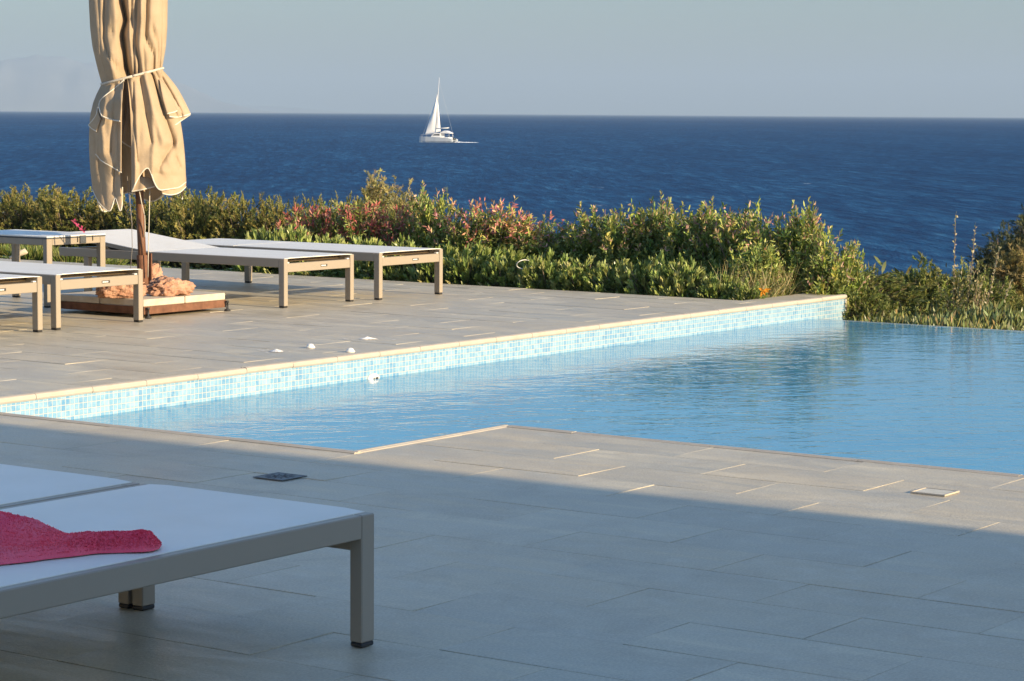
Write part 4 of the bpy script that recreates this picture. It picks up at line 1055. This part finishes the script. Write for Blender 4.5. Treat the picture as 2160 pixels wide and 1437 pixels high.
# ground cover: stuff
rng = np.random.default_rng(31)
n = 1900; xx = rng.uniform(14.22, 15.0, n); yy = rng.uniform(2.4, 7.42, n)
pos = []; dr_ = []; per = 11
for x, y in zip(xx, yy):
    z = -.40 + .10*noise.noise(Vector((x*2, y*2, 0))) + (x-14.2)*.10 + .06
    for _ in range(per): pos.append((x+rng.normal(0,.022), y+rng.normal(0,.022), z+rng.normal(0,.02))); dr_.append((rng.normal(0,.35), rng.normal(0,.35), 1))
pos = np.array(pos); dr_ = np.array(dr_); pos[:,2] += .07
N_ = len(pos)
im = leaf_mesh('ice_plant', [leaves(pos, dr_, rng.uniform(.07,.135,N_), rng.uniform(.014,.021,N_), tints(rng,N_,[(.15,.185,.07),(.21,.24,.11),(.27,.26,.10),(.33,.23,.10)],[.4,.35,.18,.07]), rng, 'obov', .15)])
io = link_mesh('ice_plant', im, M['waxy']); tag(io, 'fleshy green ice plant carpet along the outside of the infinity edge', 'ground cover', kind='stuff')
n = 700; c = on_z(1715, 618, 0)
pos = np.c_[rng.uniform(13.95,14.75,n), rng.uniform(7.9,8.35,n), np.full(n,-.04)]
dr_ = np.c_[rng.normal(.0,.45,n), rng.normal(-.35,.45,n), np.ones(n)]
gmz = leaf_mesh('dry_grass', [leaves(pos, dr_, rng.uniform(.10,.30,n), .0035, tints(rng,n,[(.42,.34,.19),(.34,.27,.13),(.26,.27,.10)]), rng, 'needle', .35)])
tag(link_mesh('dry_grass', gmz, M['leaf']), 'dry straw coloured grass by the far pool corner', 'grass', kind='stuff')
# scrub on the slope behind (one mass)
n = 9000; xx = rng.uniform(15.5, 26, n); yy = rng.uniform(2, 30, n)
pos = np.array([(x, y, ground_z(x, y)+rng.uniform(0,.22)) for x, y in zip(xx, yy)])
dr_ = rng.normal(0,.5,(n,3))+np.array([0,0,.8])
tag(link_mesh('scrub', leaf_mesh('scrub', [leaves(pos, dr_, rng.uniform(.05,.13,n), .03, tints(rng,n,[(.09,.10,.035),(.14,.13,.05)]), rng, 'oval')]), M['leaf']), 'dark scrub on the slope behind the hedge', 'scrub', kind='stuff')

# orange leaf cluster
q = Vector((13.9, at_x(1610, 13.9, 615), 0)); q.z = z_at(1610, 622, 13.9)
b = MB()
for a, ln, el in ((R(250),.05,-.9),(R(-10),.055,.15),(R(35),.045,-.25),(R(160),.035,.4),(R(285),.04,-.6)):
    d = Vector((math.cos(a)*.5, -math.sin(a)*.3, el)).normalized(); d = (rr_*math.cos(a) + Vector((0,0,el))).normalized(); s_ = ff.cross(d)*.010
    p0 = Vector((0,0,.03)); b.add([p0, p0+d*ln*.4-s_, p0+d*ln*.45+ff*.01, p0+d*ln*.4+s_, p0+d*ln], [(0,1,2),(0,2,3),(1,4,2),(2,4,3)])
o = b.build('orange_leaf', varied('orange_leaf', (.60,.31,.03), (.50,.20,.02), 30, .5)); o.location = q; tag(o, 'bright orange curled leaves at the deck edge near the pool corner', 'leaf')
# white hoop
y = at_x(1106, 13.86, 560); z = z_at(1106, 558, 13.86); cen = Vector((13.86, y, z)); pts_ = []
for k in range(21):
    a = R(-40+300*k/20); pts_.append(rr_*.054*math.cos(a) + Vector((0,0,.032*math.sin(a))) + ff*.02*math.sin(a*2))
b = MB(); b.tube(pts_, .0030, 7); o = b.build('hose_loop', M['white_plastic'], smooth=True); o.location = cen; tag(o, 'white looped hose end poking out of the waxy bushes', 'hose')
# pale log among the strappy plants
y = at_x(40, 13.75, 535); z = z_at(40, 537, 13.75); b = MB(); b.tube([rr_*-.075+Vector((0,0,-.03)), Vector((0,0,.004)), rr_*.05+Vector((0,0,.024)), rr_*.07+Vector((0,0,.012))], [.012,.022,.026,.006], 9)
o = b.build('driftwood', M['slab'], smooth=True); o.location = (13.75, y, z); tag(o, 'pale piece of driftwood among the strappy plants at the left', 'driftwood')
# pink sprig on the side table
q = on_z(176, 489, TH); b = MB(); q.z = TH+.001
rp = random.Random(5); pk = []
b.tube([Vector((0,0,.002)), rr_*-.03+Vector((0,0,.03)), rr_*-.075+Vector((0,0,.072))], .0025, 5)
for k in range(26):
    u = k/25; p0 = rr_*(-.078*u+.012) + Vector((0,0,.003+.070*u)); d = Vector((rp.gauss(0,1), rp.gauss(0,1), rp.gauss(.2,1))).normalized(); s_ = d.orthogonal().normalized()*.008; e = d*.022
    b.add([p0, p0+e*.5-s_, p0+e, p0+e*.5+s_], [(0,1,2,3)])
o = b.build('pink_sprig', mat('pink_petals', (.42,.05,.13), .7)); o.location = q; tag(o, 'small magenta sprig lying on the side table', 'flower')

# ================================================================== SAILING CATAMARAN
bp = on_z(925, 300.5, Z_SEA)
los = Vector((bp.x, bp.y, 0)).normalized(); left = Vector((-los.y, los.x, 0))
th = R(17); fwd = (left*math.cos(th) + los*math.sin(th)).normalized()
ang = math.atan2(fwd.y, fwd.x)
bt = thing('catamaran', 'white sailing catamaran with two pale sails on the open sea', 'sailboat', (bp.x, bp.y, Z_SEA), ang)   # local x forward, y to port
def hull(y0):
    m = MB(); st_ = [(-7.2,.55,.55,1.1),(-6.6,.75,.30,1.3),(-4.5,.85,0,1.75),(0,.85,-.1,1.95),(4.5,.62,-.1,2.05),(6.6,.25,0,2.1),(7.3,.04,.2,2.1)]
    sec = []
    for x, wd, zb, zt in st_: sec.append([(x, y0-wd, zt), (x, y0-wd*.95, .55), (x, y0-wd*.4, zb-.3), (x, y0+wd*.4, zb-.3), (x, y0+wd*.95, .55), (x, y0+wd, zt)])
    vs = [v for s_ in sec for v in s_]; fs = []
    for i in range(len(sec)-1):
        for k in range(6): fs.append((i*6+k, i*6+(k+1) % 6, (i+1)*6+(k+1) % 6, (i+1)*6+k))
    fs += [tuple(range(6)), tuple(range((len(sec)-1)*6, len(sec)*6))[::-1]]
    return m.add(vs, fs)
for y0 in (-3.1, 3.1): hull(y0).build('hull', M['hull_paint'], bt)
b = MB(); b.box((-5.2,-2.4,1.0),(3.0,2.4,1.9),.1); b.box((2.9,-2.3,1.7),(6.0,2.3,1.8)); b.build('bridge_deck', M['boat_white'], bt)
def prism(m, prof, y0, y1):
    n = len(prof); vs = [(x,y0,z) for x,z in prof]+[(x,y1,z) for x,z in prof]; fs = [(i,(i+1)%n,n+(i+1)%n,n+i) for i in range(n)]+[tuple(range(n))[::-1],tuple(range(n,2*n))]; return m.add(vs, fs)
b = MB(); prism(b, [(-1.6,1.9),(2.6,1.9),(1.6,3.0),(.8,3.35),(-1.6,3.4)], -2.5, 2.5); cab = b.build('cabin', M['boat_white'], bt)
b = MB(); prism(b, [(-1.3,2.45),(1.7,2.45),(1.3,2.98),(-1.3,3.05)], 2.501, 2.53); prism(b, [(-1.3,2.45),(1.7,2.45),(1.3,2.98),(-1.3,3.05)], -2.53, -2.501); b.build('window', M['boat_dark'], cab)
b = MB(); prism(b, [(-5.6,3.25),(-1.5,3.42),(-1.5,3.6),(-3.2,4.3),(-3.8,4.2),(-5.6,3.45)], -2.4, 2.4); b.build('cockpit_roof', M['boat_white'], bt)
b = MB()
for x in (-5.3, -1.8):
    for y in (-2.2, 2.2): b.tube([(x,y,1.8),(x,y,3.4)], .07, 6)
for y in (-3.3,3.3): b.tube([(6.4,y,2.1),(6.4,y,2.8),(2,y,2.7),(-3,y,2.5)], .035, 5)
b.build('railing', M['spar'], bt)
b = MB(); b.tube([(-4.8,-1.0,2.0),(-4.8,1.0,2.0)], .25, 8); b.tube([(-6.9,-1.3,1.3),(-6.9,1.3,1.3)], .38, 10); b.build('dinghy', M['boat_dark'], bt, True)
MX, MT = 1.2, 23.5
b = MB(); b.tube([(MX,0,3.2),(MX-.6,0,13),(MX-1.45,0,MT)], [.16,.14,.08], 8); b.build('mast', M['spar'], bt, True)
b = MB(); b.tube([(MX-.1,0,5.0),(MX-5.6,-.5,5.3)], .17, 8); b.build('boom', M['spar'], bt, True)
def sail(tri, belly, name):
    a_, b_, c_ = [Vector(v) for v in tri]; n = 20; P_ = np.zeros((n,n,3))
    for i in range(n):
        for j in range(n):
            u = i/(n-1); v = j/(n-1)
            p_ = a_*(1-u) + (b_*(1-v)+c_*v)*u; p_ = p_ + Vector((0,1,0))*belly*math.sin(math.pi*u)*math.sin(math.pi*v) + Vector((0,0,0))
            P_[i,j] = p_
    o = grid_mesh(P_, name, M['sail'], bt); md = o.modifiers.new('thick','SOLIDIFY'); md.thickness = .03; return o
sail([(MX-.75,0,18.0),(MX-.15,0,3.4),(5.9,0,2.8)][::1], .4, 'jib')
sail([(MX-.75,-.05,15.8),(MX-.05,-.05,3.6),(MX-2.0,-.35,4.0)], .3, 'mainsail')
b = MB()
for p0, p1 in (((7.0,0,2.1),(MX-1.0,0,19)), ((MX-1.2,0,MT-.6),(-6.6,0,1.9)), ((MX,3.2,2),(MX-.6,0,14)), ((MX,-3.2,2),(MX-.6,0,14)), ((MX,2.6,2.1),(-.0,2.0,11)) ): b.tube([p0,p1], .025, 4)
b.build('rigging', M['spar'], bt)
# wake
m = MB(); rw = random.Random(6)
for k in range(60):
    u = k/59; x = -6.5 - u*8; hw_ = .9*(1-.4*u)*rw.uniform(.3,1); yc = rw.gauss(0,.9+1.2*u); zc = .05+.42*(1-u)*rw.uniform(.3,1); ln = rw.uniform(.5,1.3)
    vs = [(x-ln,yc,.02),(x,yc-hw_,.02),(x+ln,yc,.02),(x,yc+hw_,.02),(x,yc,zc)]; m.add(vs, [(0,1,4),(1,2,4),(2,3,4),(3,0,4)])
for y0 in (-3.1,3.1):
    for k in range(14):
        x = 6-k*.85; m.add([(x-.8,y0-1.0,.02),(x,y0-1.25,.02),(x+.6,y0-.9,.02),(x,y0-.9,.18)], [(0,1,3),(1,2,3)])
bt.scale = (.88, 1, 1)
wo = m.build('boat_wake', M['foam']); wo.location = (bp.x, bp.y, Z_SEA); wo.rotation_euler = (0,0,ang); tag(wo, 'white foam trail behind the catamaran', 'wake', kind='stuff')
